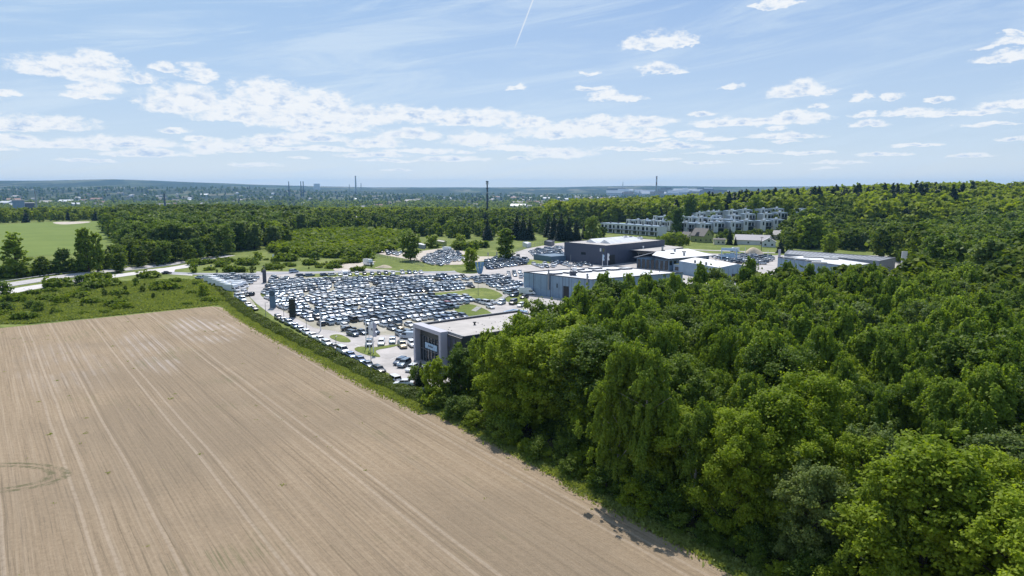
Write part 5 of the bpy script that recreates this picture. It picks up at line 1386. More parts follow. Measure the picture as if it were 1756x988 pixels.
for k_, (px, py, wl, rf, w_, l_, rz, lb_) in enumerate([(570, 384, 'cream', 'tile', 9, 10, 60, 'cream house with grey roof leftmost among the garden trees'), (580, 384, 'render', 'roofw', 9, 9, 10, 'white house with black windows among the garden trees'),
        (592, 383, 'renderg', 'roofw', 9, 12, 80, 'white-roofed low house between the garden trees'), (606, 383, 'render', 'tileg', 10, 14, 85, 'grey-roofed villa among the garden trees'), (650, 382, 'render', 'tile', 11, 14, 80, 'long villa half hidden by the garden trees'),
        (711, 390, 'cream', 'rooft', 12, 14, 60, 'house with a pale tan pitched roof above the trees'), (845, 384, 'cream', 'redtile', 10, 12, 30, 'house with a reddish roof beside a tall spruce'), (857, 393, 'cream', 'tile', 8, 16, 85, 'cream house behind the tall open-crowned tree'),
        (841, 391, 'cream', 'redtile', 8, 10, 40, 'low red-roofed house among spruces'), (1750, 362, 'cream', 'redtile', 10, 10, 40, 'house with red roof at the far right among the trees')]):
    x, y = P(px, py) if py > 370 else (470, 640)
    gable_house(x, y, rad(rz), w_, l_, 5.5 if k_ in (1, 3, 4) else 4.0, 2.6, wl, rf, lb_)

# --- far town: factories, chimneys, masts and small houses
def far_box(x, y, w_, l_, h_, rz, wl, rf, name, label, cat):
    root = tag(empty(name, (x, y, hz(x, y) - 1), rz), label, cat)
    mb = MB(); mb.box(-w_ / 2, w_ / 2, -l_ / 2, l_ / 2, 0, h_); mb.build('wall', M[wl], root)
    mb = MB(); mb.box(-w_ / 2 - 1, w_ / 2 + 1, -l_ / 2 - 1, l_ / 2 + 1, h_, h_ + 1.6); mb.build('roof', M[rf], root)
    return root
def far_at(px, py, r):
    az = math.atan((px - 878) / FPX); x = r * math.sin(az); y = r * math.cos(az); return x, y
x, y = far_at(38, 0, 2250); far_box(x, y, 26, 30, 44, .6, 'steel', 'rooft', 'factory_block', 'tall blue-grey factory block on the far left', 'factory')
x, y = far_at(52, 0, 2300); far_box(x, y, 34, 40, 36, .6, 'steeld', 'rooft', 'factory_block', 'dark factory block joined to the tall one', 'factory')
x, y = far_at(88, 0, 2250); far_box(x, y, 120, 50, 15, .4, 'steel', 'rooft', 'factory_hall', 'long pale-roofed factory hall on the far left', 'factory')
x, y = far_at(72, 0, 1900); far_box(x, y, 22, 30, 9, .3, 'white', 'roofw', 'white_hall', 'small white hall before the long factory hall', 'hall')
x, y = far_at(84, 0, 1900); far_box(x, y, 20, 26, 9, .3, 'white', 'roofw', 'white_hall', 'second small white hall before the long factory hall', 'hall')
x, y = far_at(266, 0, 2000); far_box(x, y, 105, 50, 17, .15, 'pylon', 'roofw', 'warehouse', 'long blue warehouse with a white roof edge beyond the wood', 'warehouse')
x, y = far_at(547, 0, 7600); far_box(x, y, 60, 60, 70, .3, 'white', 'roofw', 'white_block', 'lone white block on the distant hills', 'building')
x, y = far_at(722, 0, 1750); far_box(x, y, 60, 30, 10, .2, 'steel', 'roofw', 'warehouse', 'pale warehouse in the middle distance left of the black mast', 'warehouse')
x, y = far_at(795, 0, 1700); far_box(x, y, 40, 20, 8, .1, 'pylon', 'roofw', 'warehouse', 'narrow pale warehouse just left of the black mast', 'warehouse')
def chimney(px, r, htop_px, w_, m_, label, name='industrial_chimney', cat='chimney', banded=False):
    x, y = far_at(px, 0, r); z0 = hz(x, y)
    zt = CAMH + (320 - htop_px) * y / FPX
    root = tag(empty(name, (x, y, z0 - 2)), label, cat); H_ = zt - z0 + 2
    mb = MB(); n_ = 8
    for k in range(n_):
        f0, f1 = k / n_, (k + 1) / n_
        mb.tube([(0, 0, H_ * f0), (0, 0, H_ * f1)], [w_ * (1 - .45 * f0), w_ * (1 - .45 * f1)], 12, k % 2 if banded and k > 3 else 0, cap=(k == n_ - 1))
    mb.build('shaft', [M[m_], M['redtile']], root)
    mb = MB(); mb.tube([(0, 0, H_), (0, 0, H_ + w_ * .5)], [w_ * .75, w_ * .7], 12); mb.build('rim', M['dark'], root)
chimney(613, 6500, 303, 9, 'concrete', 'tallest thin chimney on the horizon left of the black mast', banded=False)
chimney(622, 7500, 315, 6, 'concrete', 'short faint chimney beside the tallest one')
chimney(602, 7500, 317, 5, 'concrete', 'tiny chimney left of the tallest one')
chimney(499.5, 5200, 312, 5, 'steeld', 'single chimney leftmost of the power plant three')
chimney(520, 5200, 312, 5, 'steeld', 'left chimney of the close power plant pair')
chimney(524, 5200, 312, 5, 'steeld', 'right chimney of the close power plant pair')
chimney(1123, 5200, 303.5, 8, 'concrete', 'tall red and white banded chimney on the horizon', banded=True)
chimney(1066, 7600, 313, 5, 'concrete', 'faint thin chimney left of the banded one')
chimney(287, 2600, 333, 4, 'steeld', 'dark stub chimney behind the blue warehouse')
chimney(68, 2500, 326, 2.5, 'concrete', 'slim pale chimney behind the factory blocks')
# black lattice-headed mast
x, y = far_at(836, 0, 1500); z0 = hz(x, y)
ms = tag(empty('telecom_mast', (x, y, z0)), 'black telecom mast rising alone above the woods', 'mast'); H_ = CAMH + (320 - 312) * y / FPX - z0
mb = MB(); mb.tube([(0, 0, 0), (0, 0, H_ * .6), (0, 0, H_)], [3.0, 1.9, 1.3], 10); mb.build('shaft', M['dark'], ms)
for k, f in enumerate((.98, .93, .80, .68)):
    mb = MB(); mb.tube([(0, 0, H_ * f), (0, 0, H_ * f + 3.2)], [2.9 if k < 2 else 2.3] * 2, 10); mb.build('antenna_ring', M['dark'] if k % 2 == 0 else M['concrete'], ms)
# houses scattered through the valley
RH = random.Random(4)
hp = []
for wl, rf in (('cream', 'redtile'), ('render', 'roofw'), ('concrete', 'tile'), ('cream', 'rooft')):
    mb = MB(); mb.box(-.5, .5, -.5, .5, 0, .5, 0); mb.poly([(-.55, -.55, .5), (.55, -.55, .5), (.55, 0, .8), (-.55, 0, .8)], 1); mb.poly([(.55, .55, .5), (-.55, .55, .5), (-.55, 0, .8), (.55, 0, .8)], 1)
    mb.poly([(-.5, .5, .5), (-.5, -.5, .5), (-.5, 0, .78)], 0); mb.poly([(.5, -.5, .5), (.5, .5, .5), (.5, 0, .78)], 0)
    hp.append(mb.mesh('house', [M[wl], M[rf]]))
for k in range(285):
    px = RH.choice([RH.uniform(-60, 480), RH.uniform(-60, 900), RH.uniform(880, 1060)]); r_ = RH.uniform(1700, 5600)
    x, y = far_at(px, 0, r_)
    o = link(bpy.data.objects.new('house', hp[RH.randrange(4)])); big = RH.random() < .18
    s_ = RH.uniform(22, 44) if big else RH.uniform(11, 19)
    o.location = (x, y, hz(x, y) - .5); o.rotation_euler = (0, 0, RH.uniform(-.6, .6)); o.scale = (s_ * 1.3, s_, 12 + s_ * .3)
    tag(o, 'tiny pale roofed building in the hazy distant town', 'house', 'small buildings of the distant town')
for k in range(60):
    px = RH.uniform(1040, 1240) if k < 40 else RH.uniform(1690, 1790); r_ = RH.uniform(5500, 7500)
    x, y = far_at(px, 0, r_)
    o = link(bpy.data.objects.new('apartment_block', hp[RH.randrange(1, 3)])); 
    o.location = (x, y, hz(x, y)); o.rotation_euler = (0, 0, RH.uniform(-.3, .3)); o.scale = (RH.uniform(50, 110), 30, RH.uniform(50, 75))
    tag(o, 'pale apartment block on the hazy horizon at the edge of the city', 'apartment block', 'apartment blocks on the horizon')
# ================================================================== vehicles
PAINT = {}
for nm, c_ in dict(white=(.80, .81, .83), silver=(.42, .50, .59), grey=(.14, .19, .25), black=(.014, .015, .018), blue=(.035, .075, .17), slate=(.07, .10, .15), red=(.35, .03, .025), gold=(.30, .25, .16)).items():
    PAINT[nm] = mat('paint_' + nm, c_, 0.32, metal=0.0 if nm in ('white', 'black', 'red') else 0.35, coat=1.0, coat_r=.04)
M['lamp'] = mat('lamp_glass', (.6, .62, .64), .1, coat=.8)
M['taillamp'] = mat('tail_lamp', (.25, .01, .01), .15, coat=.8)
def hull(sec, n=1):
    """sec rows: x, half width, z bottom, z shoulder, z centre top"""
    mb = MB(); rings = []
    for (x, w_, zb, zs, zt) in sec:
        i = len(mb.v)
        mb.v += [(x, -w_ * .90, zb), (x, -w_, zb + (zs - zb) * .35), (x, -w_ * .985, zs - .10), (x, -w_ * .88, zs), (x, -w_ * .4, zt), (x, w_ * .4, zt), (x, w_ * .88, zs), (x, w_ * .985, zs - .10), (x, w_, zb + (zs - zb) * .35), (x, w_ * .90, zb)]
        rings.append(i)
    for a, b in zip(rings[:-1], rings[1:]):
        for k in range(10):
            mb.f.append([a + k, a + (k + 1) % 10, b + (k + 1) % 10, b + k]); mb.m.append(0)
    mb.f.append([rings[0] + k for k in range(10)][::-1]); mb.m.append(0)
    mb.f.append([rings[-1] + k for k in range(10)]); mb.m.append(0)
    return mb
SPEC = {
 # L, W, H, hood z, boot z, glass base x0 x1, roof x0 x1 (front is +x)
 'hatchback': (4.1, 1.76, 1.48, .90, .98, -1.95, .95, -1.75, .35),
 'saloon':    (4.6, 1.80, 1.45, .90, 1.00, -1.55, 1.00, -1.0, .42),
 'estate car':(4.6, 1.80, 1.49, .92, 1.02, -2.20, 1.00, -2.0, .42),
 'SUV':       (4.6, 1.88, 1.70, 1.05, 1.12, -2.20, 1.05, -2.0, .48),
 'people carrier': (4.8, 1.90, 1.92, 1.12, 1.15, -2.32, 1.45, -2.20, .75),
}
def car_parts(sp_):
    L, Wd, H_, hz_, bz, gx0, gx1, rx0, rx1 = SPEC[sp_]
    h = L / 2; w_ = Wd / 2
    sec = [(-h, w_ * .80, .38, bz - .22, bz - .16), (-h + .12, w_ * .93, .26, bz - .06, bz), (-h + .6, w_ * .99, .22, bz, bz + .03), (-.3, w_, .20, hz_ + .04, hz_ + .09), (gx1, w_, .20, hz_, hz_ + .05),
           (h - .55, w_ * .97, .22, hz_ - .10, hz_ - .04), (h - .12, w_ * .90, .26, hz_ - .26, hz_ - .20), (h, w_ * .74, .34, .56, .60)]
    mb = hull(sec)
    # roof panel and pillars
    zr = H_; wr = w_ * .76; wb = w_ * .86
    i = len(mb.v)
    mb.v += [(rx0, -wr, zr - .05), (rx1, -wr, zr - .05), (rx1, wr, zr - .05), (rx0, wr, zr - .05), (rx0 + .12, -wr * .86, zr), (rx1 - .12, -wr * .86, zr), (rx1 - .12, wr * .86, zr), (rx0 + .12, wr * .86, zr)]
    for q in ((3, 2, 1, 0), (4, 5, 6, 7), (0, 1, 5, 4), (1, 2, 6, 5), (2, 3, 7, 6), (3, 0, 4, 7)): mb.f.append([i + k for k in q]); mb.m.append(0)
    zb = hz_ + .02
    for s in (-1, 1):
        for (xb, xt) in ((gx1, rx1), (gx0 + .05, rx0 + .02), ((gx0 + gx1) * .45, (rx0 + rx1) * .5)):
            mb.tube([(xb, s * wb, zb), (xt, s * (wr + .0), zr - .05)], .035, 4, cap=False)
    body = mb
    g = MB(); wb2, wr2 = wb - .015, wr - .015
    i = len(g.v)
    g.v += [(gx0, -wb2, bz - .06), (gx1, -wb2, hz_ - .04), (gx1, wb2, hz_ - .04), (gx0, wb2, bz - .06), (rx0, -wr2, zr - .05), (rx1, -wr2, zr - .05), (rx1, wr2, zr - .05), (rx0, wr2, zr - .05)]
    for q in ((0, 1, 5, 4), (1, 2, 6, 5), (2, 3, 7, 6), (3, 0, 4, 7)): g.f.append([i + k for k in q]); g.m.append(0)
    wh = MB(); wh.tube([(0, -.11, 0), (0, .11, 0)], .33, 14, 0); wh.tube([(0, -.125, 0), (0, .125, 0)], .20, 10, 1)
    lm = MB(); lm.box(-.10, .03, -.20, .20, -.06, .07)
    return body, g, wh, lm, (L, w_, hz_, bz)
_wm = None
CARM = {}
for s_ in SPEC:
    b_, g_, w__, l_, dims = car_parts(s_)
    CARM[s_] = dict(body=b_.mesh('body', PAINT['white']), window=g_.mesh('window', M['glass']), wheel=w__.mesh('wheel', [M['tyre'], M['rim']]), head=l_.mesh('headlight', M['lamp']), tail=l_.mesh('tail_light', M['taillamp']), dims=dims, mb=(b_, g_, w__))
NCAR = 0
def place_car(x, y, ang, typ, colr, label, group=None, detail=True, z=0.06):
    """ang: heading of the nose, radians from +X"""
    global NCAR
    NCAR += 1
    cm = CARM[typ]; L, w_, hz_, bz = cm['dims']
    e = empty('parked_car', (x, y, z), ang)
    tag(e, label, 'car', group)
    o = link(bpy.data.objects.new('body', cm['body']), e); o.material_slots[0].link = 'OBJECT'; o.material_slots[0].material = PAINT[colr]
    link(bpy.data.objects.new('window', cm['window']), e)
    for sx in (-1, 1):
        for sy in (-1, 1):
            wo = link(bpy.data.objects.new('wheel', cm['wheel']), e); wo.location = (sx * L * .30, sy * (w_ - .10), .33)
    if detail:
        for sy in (-1, 1):
            ho = link(bpy.data.objects.new('headlight', cm['head']), e); ho.location = (L / 2 - .10, sy * w_ * .62, hz_ - .32)
            to = link(bpy.data.objects.new('tail_light', cm['tail']), e); to.location = (-L / 2 + .06, sy * w_ * .72, bz - .20)
    return e
HEAD = math.atan2(-AX[1], -AX[0])      # nose towards the showroom end (down the field edge)
RC = random.Random(42)
TY = [('hatchback', .25), ('saloon', .22), ('estate car', .17), ('SUV', .30), ('people carrier', .06)]
def rty(): return RC.choices([a for a, _ in TY], [b for _, b in TY])[0]
def rcol(light=.42):
    p = RC.random()
    if p < light: return 'white' if RC.random() < .62 else 'silver'
    return RC.choices(['silver', 'grey', 'black', 'slate', 'blue', 'red', 'gold'], [.14, .28, .24, .19, .13, .005, .015])[0]
CARS = []
def addcar(px, py, dang, typ, col_, label, group=None):
    x, y = P(px, py); CARS.append(dict(x=x, y=y, a=HEAD + rad(dang), t=typ, c=col_, l=label, g=group))
def art(c, t): return f"{c} {t}"
# nose-to-tail along the hedge
lane = [('estate car', 'black'), ('saloon', 'slate'), ('SUV', 'grey'), ('saloon', 'blue'), ('saloon', 'slate'), ('hatchback', 'white'), ('saloon', 'white'), ('saloon', 'white'), ('estate car', 'white'), ('saloon', 'black'), ('people carrier', 'white'), ('saloon', 'blue'), ('saloon', 'blue'), ('saloon', 'slate'), ('estate car', 'black')]
p0, p1 = Vector(P(474, 548)), Vector(P(645, 639))
for k, (t_, c__) in enumerate(lane):
    q_ = p0 + (p1 - p0) * (k / (len(lane) - 1)); a_, b_ = AB(q_.x, q_.y)
    x, y = W(a_, b_ + .6 + RC.uniform(-.15, .15))
    CARS.append(dict(x=x, y=y, a=HEAD + RC.uniform(-.05, .05), t=t_, c=c__, l=f"{art(c__, t_)} nose to tail along the hedge, {ordi(k + 1)} from the far end", g='cars parked along the hedge'))
for k, (px, py, t_, c__, da) in enumerate([(416, 517, 'people carrier', 'silver', 0), (408, 512, 'people carrier', 'white', 0), (426, 526, 'saloon', 'white', 0), (436, 532, 'saloon', 'black', 2), (428, 508, 'hatchback', 'black', -70), (418, 504, 'estate car', 'white', -40), (424, 501, 'SUV', 'white', -40)]):
    addcar(px, py, da, t_, c__, f"{art(c__, t_)} near the camper vans, {ordi(k + 1)} of the loose group", 'cars near the camper vans')
# angled row before the glass front
for k, (px, py, t_, c__) in enumerate([(686, 624, 'estate car', 'slate'), (693, 628, 'SUV', 'grey'), (699, 632, 'saloon', 'white'), (706, 636, 'hatchback', 'white'), (713, 640, 'hatchback', 'white'), (724, 640, 'estate car', 'silver'), (731, 646, 'saloon', 'blue')]):
    addcar(px, py, -55, t_, c__, f"{art(c__, t_)} in the angled row before the glass showroom, {ordi(k + 1)} from the far end", 'angled row before the glass showroom')
addcar(675, 655, -180, 'SUV', 'white', 'white SUV with its tail to the camera at the hedge end')
addcar(692, 662, -125, 'saloon', 'white', 'white saloon half hidden by the dark bush at the hedge end')
addcar(703, 661, -125, 'saloon', 'grey', 'grey saloon furthest behind the dark bush at the hedge end')
for k, (px, py, t_, c__) in enumerate([(633, 593, 'SUV', 'slate'), (654, 591, 'estate car', 'white'), (673, 588, 'hatchback', 'silver'), (690, 596, 'SUV', 'gold'), (707, 594, 'SUV', 'white')]):
    addcar(px, py, -14 if k > 2 else -30, t_, c__, f"{art(c__, t_)} in the row of five by the flag poles, {ordi(k + 1)} from left", 'row of five by the flag poles')
addcar(719, 588, -20, 'hatchback', 'white', 'white hatchback hidden behind the portal frame of the showroom')
for k, (px, py, t_, c__, da) in enumerate([(605, 576, 'SUV', 'slate', 10), (620, 573, 'saloon', 'slate', 10), (640, 573, 'people carrier', 'slate', 10), (598, 567, 'saloon', 'black', 80), (672, 566, 'saloon', 'slate', 0), (684, 564, 'saloon', 'gold', 0), (702, 560, 'saloon', 'white', 0)]):
    addcar(px, py, da, t_, c__, f"{art(c__, t_)} at the front edge of the storage lot, {ordi(k + 1)} of the separate ones", 'cars at the front edge of the storage lot')
for k, (px, py, t_, c__, da) in enumerate([(860, 522, 'SUV', 'silver', -60), (880, 522, 'people carrier', 'black', -60), (893, 526, 'hatchback', 'white', -60), (882, 509, 'SUV', 'slate', -70), (899, 512, 'saloon', 'black', -70)]):
    addcar(px, py, da, t_, c__, f"{art(c__, t_)} on the pale plaza by the blue-grey hall, {ordi(k + 1)} of five", 'cars on the plaza by the blue-grey hall')
addcar(888, 440, 160, 'hatchback', 'black', 'black hatchback driving along the curved drive')
addcar(286, 470, 95, 'saloon', 'black', 'black saloon at the road junction by the meadow')
addcar(504, 468, 100, 'people carrier', 'silver', 'silver people carrier on the access lane')
# the long row along the top lane
for k, px in enumerate([516, 532, 546, 556, 570, 583, 600, 612, 625, 638, 650, 662, 674, 690, 702, 712, 722]):
    py = 474.5 - (px - 516) * .026; c__ = rcol(.5); t_ = rty()
    addcar(px, py, 95 if px < 575 else -18, t_, c__, f"{art(c__, t_)} in the single row below the access lane, {ordi(k + 1)} from the left", 'single row below the access lane')
# main lot, row by row
LOT = [(449, 506), (464, 478), (560, 480), (700, 477), (795, 475), (893, 486), (893, 499), (868, 507), (852, 519), (845, 530), (806, 522), (850, 541), (812, 549), (725, 553), (716, 575), (690, 580), (655, 562), (625, 558), (605, 560), (590, 566), (570, 563), (540, 560), (505, 543), (478, 528)]
LANES = [[(798, 494), (838, 492), (872, 508), (852, 520), (830, 521), (812, 514), (770, 509), (700, 511), (698, 504), (745, 500), (790, 498)], [(770, 533), (790, 522), (812, 519), (854, 540), (848, 552), (812, 551), (792, 543)], [(772, 482), (786, 479), (838, 491), (820, 494)], [(548, 513), (556, 511), (583, 484), (577, 484)], [(630, 484), (636, 484), (640, 500), (632, 500)], [(520, 570), (560, 572), (590, 562), (575, 556)], [(690, 551), (720, 551), (722, 560), (690, 560)]]
rows_ = []
a = 166.0; ri = 0
while a < 338:
    ri += 1; b = 70.0; lst = []
    hd = RC.choice([0, 180]); zone = RC.uniform(-3, 3)
    while b < 192:
        aa_ = a + 1.6 * math.sin(b / 14.0) + .8 * math.sin(b / 5.1 + ri)
        x, y = W(aa_, b + RC.uniform(-.12, .12)); px, py = PROJ(x, y)
        if inpoly(px, py, LOT) and not any(inpoly(px, py, l_) for l_ in LANES) and RC.random() > .05:
            lst.append((x, y, HEAD + rad((hd if RC.random() < .9 else 180 - hd) + zone + RC.uniform(-4, 4))))
        b += RC.uniform(2.25, 2.6)
    if lst: rows_.append(lst)
    a += 5.15 + (2.8 if ri % 6 == 0 else 0) + RC.uniform(-.1, .2)
for ri, lst in enumerate(rows_):
    for k, (x, y, an_) in enumerate(lst):
        px, py = PROJ(x, y)
        far_left = px < 640 and py < 515
        c__ = rcol(.80 if far_left else .50); t_ = rty()
        CARS.append(dict(x=x, y=y, a=an_, t=t_, c=c__, l=f"{art(c__, t_)} in storage row {ordi(ri + 1)}, {ordi(k + 1)} from the lane side", g='cars stored in the big lot'))
def field_lot(poly, heading, sa, sb, phrase, grp, light=.5, keep=.93, off=(0, 0)):
    """rows at an angle; poly in photo pixels on the ground"""
    wp = [P(*p) for p in poly]; ca, sa_ = math.cos(heading), math.sin(heading)
    us = [p[0] * ca + p[1] * sa_ for p in wp]; vs = [-p[0] * sa_ + p[1] * ca for p in wp]
    u = min(us) + off[0]; r = 0
    while u < max(us):
        v = min(vs) + off[1]; k = 0; hit = False
        while v < max(vs):
            x = u * ca - v * sa_; y = u * sa_ + v * ca
            if inpoly(x, y, wp) and RC.random() < keep:
                if not hit: r += 1; hit = True
                k += 1; c__ = rcol(light); t_ = rty()
                CARS.append(dict(x=x, y=y, a=heading + rad(RC.choice([0, 180]) + RC.uniform(-4, 4)), t=t_, c=c__, l=f"{art(c__, t_)} {phrase}, {ordi(k)} in the {ordi(r)} row", g=grp))
            v += sb * RC.uniform(.97, 1.08)
        u += sa
CARS_MAIN = len(CARS)
field_lot([(335, 476), (420, 473), (443, 474), (436, 486), (420, 490), (400, 484), (352, 482)], HEAD + rad(20), 5.6, 2.7, 'beside the hedge-side camper vans', 'cars beside the camper vans', .8)
field_lot([(722, 452), (728, 441), (745, 433), (775, 430), (788, 436), (800, 446), (786, 449), (757, 457)], HEAD + rad(-10), 5.6, 2.8, 'on the sandy lot behind the dark tree', 'cars on the sandy lot', .6)
field_lot([(646, 432), (690, 432), (690, 440), (664, 440)], HEAD + rad(-10), 7.5, 3.4, 'left of the dark tree on sand', 'cars left of the dark tree', .5, .8)
field_lot([(832, 449), (846, 442), (866, 440), (905, 447), (915, 450), (870, 460), (835, 463)], HEAD + rad(15), 6.0, 2.8, 'in the rows below the curved drive', 'cars below the curved drive', .4)
field_lot([(905, 434), (930, 426), (966, 424), (966, 445), (945, 447), (925, 443)], HEAD + rad(10), 6.4, 3.0, 'beside the navy hall', 'cars beside the navy hall', .6, .85)
field_lot([(862, 471), (895, 466), (897, 478), (880, 476)], HEAD - rad(35), 5.8, 2.8, 'in the slanted row by the blue-grey hall', 'slanted row by the blue-grey hall', .6)
field_lot([(820, 476), (850, 471), (890, 486), (898, 500), (870, 498), (842, 488)], HEAD + rad(10), 5.8, 2.7, 'between lane and blue-grey hall', 'cars by the blue-grey hall', .5, .9)
field_lot([(1222, 443), (1245, 437), (1322, 440), (1325, 448), (1300, 456), (1240, 450)], HEAD + rad(60), 5.6, 2.8, 'in the yard behind the white portal sign', 'cars behind the white portal sign', .5, .9)
field_lot([(905, 455), (960, 449), (1035, 458), (985, 460), (930, 461)], HEAD + rad(-20), 6.2, 3.0, 'between the two dealership halls', 'cars between the halls', .5, .7)
# drop collisions
keep_ = []
grid_ = {}
def clash(c1, c2):
    dx_, dy_ = c2['x'] - c1['x'], c2['y'] - c1['y']
    if dx_ * dx_ + dy_ * dy_ > 26: return False
    for p, q in ((c1, c2), (c2, c1)):
        ca, sa_ = math.cos(p['a']), math.sin(p['a']); u = abs(dx_ * ca + dy_ * sa_); v = abs(-dx_ * sa_ + dy_ * ca)
        rel = abs(math.sin(q['a'] - p['a'])); hl = 2.3 + 2.3 * (1 - rel) + .9 * rel; hw = .92 + .92 * (1 - rel) + 2.2 * rel
        if not (u < hl and v < hw): return False
    return True
for c_ in CARS:
    key = (int(c_['x'] // 6), int(c_['y'] // 6)); bad = False
    for i in (-1, 0, 1):
        for j in (-1, 0, 1):
            for o_ in grid_.get((key[0] + i, key[1] + j), ()):
                if clash(c_, o_): bad = True
    if not bad: keep_.append(c_); grid_.setdefault(key, []).append(c_)
CARS = keep_
for c_ in CARS: c_['d'] = math.hypot(c_['x'], c_['y'])
order = sorted(range(len(CARS)), key=lambda i: CARS[i]['d'])
near = set(order[:298])
rest = []
seen = {}
for i, c_ in enumerate(CARS):
    if i in near: place_car(c_['x'], c_['y'], c_['a'], c_['t'], c_['c'], c_['l'], c_['g'], detail=c_['d'] < 185)
    else: rest.append(c_)
# all remaining far cars: one mass
VV, FF, MI, off = [], [], [], 0
cols = list(PAINT); mats_ = [PAINT[c_] for c_ in cols] + [M['glass'], M['tyre']]
def tri(mb):
    v = np.array(mb.v, float); f = []
    for q in mb.f:
        for k in range(1, len(q) - 1): f.append((q[0], q[k], q[k + 1]))
    return v, np.array(f, int)
TR = {}
for s_ in SPEC:
    b_, g_, w__ = CARM[s_]['mb']; L, w_, hz_, bz = CARM[s_]['dims']
    wh = MB()
    for sx in (-1, 1):
        for sy in (-1, 1): wh.tube([(sx * L * .3, sy * (w_ - .21), .33), (sx * L * .3, sy * (w_ + .01), .33)], .33, 8)
    TR[s_] = [(tri(b_), None), (tri(g_), len(cols)), (tri(wh), len(cols) + 1)]
for c_ in rest:
    ca, sa_ = math.cos(c_['a']), math.sin(c_['a'])
    for (v, f), mi in TR[c_['t']]:
        v2 = np.stack([v[:, 0] * ca - v[:, 1] * sa_ + c_['x'], v[:, 0] * sa_ + v[:, 1] * ca + c_['y'], v[:, 2] + .06], 1)
        VV.append(v2); FF.append(f + off); off += len(v); MI.append(np.full(len(f), cols.index(c_['c']) if mi is None else mi))
if rest:
    tag(link(bpy.data.objects.new('distant_cars', mesh_np('distant_cars', np.concatenate(VV), np.concatenate(FF), mats_, np.concatenate(MI)))), 'hundreds more tightly packed parked cars in the farther rows', 'cars', kind='stuff')
print('CARS', len(CARS), 'rest', len(rest), 'trees', ntrees)

# --- vans, camper vans and lorries
def box_van(x, y, ang, L, Wd, H_, label, name, cat, body='white', cab=1.7, group=None, z=.06):
    e = tag(empty(name, (x, y, z), ang), label, cat, group)
    h = L / 2; w_ = Wd / 2
    mb = MB()
    pr = [(-h, .35), (h, .35), (h, .95), (h - .35, 1.15), (h - cab * .75, 1.85 if H_ > 2 else 1.5), (h - cab, H_ - .12), (h - cab - .3, H_), (-h + .1, H_), (-h, H_ - .15)]
    n = len(pr)
    i = 0
    mb.v += [(px, -w_, pz) for px, pz in pr] + [(px, w_, pz) for px, pz in pr]
    mb.f.append(list(range(n))); mb.m.append(0); mb.f.append(list(range(n, 2 * n))[::-1]); mb.m.append(0)
    for k in range(n): mb.f.append([k, k + n, (k + 1) % n + n, (k + 1) % n]); mb.m.append(0)
    o = mb.build('body', PAINT[body], e)
    g = MB(); a, b_ = Vector((h - .38, 0, 1.2)), Vector((h - cab * .72, 0, 1.80))
    g.poly([(a.x + .03, -w_ * .86, a.z + .03), (a.x + .03, w_ * .86, a.z + .03), (b_.x + .03, w_ * .8, b_.z + .04), (b_.x + .03, -w_ * .8, b_.z + .04)])
    g.build('windscreen', M['glass'], e)
    for s in (-1, 1):
        g = MB(); g.box(h - cab - .9, h - cab * .62, s * (w_ - .01), s * (w_ + .012), 1.2, 1.75); g.build('side_window', M['glass'], e)
        for fx in (-.30, .32):
            wo = link(bpy.data.objects.new('wheel', CARM['SUV']['wheel']), e); wo.location = (L * fx, s * (w_ - .10), .34)
    return e
x, y = P(905, 505); box_van(x, y, HEAD + rad(35), 6.8, 2.1, 2.75, 'big white panel van parked before the blue-grey hall', 'panel_van', 'van')
x, y = P(701, 581); box_van(x, y, HEAD - rad(180) + rad(40), 5.2, 1.95, 2.0, 'silver van behind the row of five by the flag poles', 'panel_van', 'van', 'silver', 1.3)
x, y = P(1237, 436); box_van(x + 14, y + 18, rad(190), 6.0, 2.2, 2.7, 'white van with rounded tank on top behind the portal sign', 'panel_van', 'van')
x, y = P(592, 475); box_van(x, y, HEAD + rad(-20), 6.5, 2.3, 3.0, 'white delivery lorry standing in the row below the access lane', 'delivery_lorry', 'lorry')
x, y = P(632, 455); box_van(x, y, HEAD + rad(5), 7.5, 2.5, 3.4, 'white lorry with dark grille on the bare sandy patch', 'delivery_lorry', 'lorry')
x, y = P(768, 432); box_van(x, y, HEAD + rad(20), 7, 2.4, 3.2, 'white lorry at the top of the sandy lot', 'delivery_lorry', 'lorry')
for k, (px, py, L) in enumerate([(398, 500, 7.4), (391, 497, 7.4), (384, 494, 7.2), (377, 491, 7.2), (370, 488, 7.0), (407, 497, 7.4), (402, 493, 7.0), (363, 484, 7.0), (414, 494, 6.6)]):
    x, y = P(px, py)
    box_van(x, y, HEAD + rad(28), L, 2.35, 2.95, f"white camper van in the close-packed row beside the hedge, {ordi(k + 1)} of nine", 'camper_van', 'camper van', 'white', 1.8, 'camper vans beside the hedge')

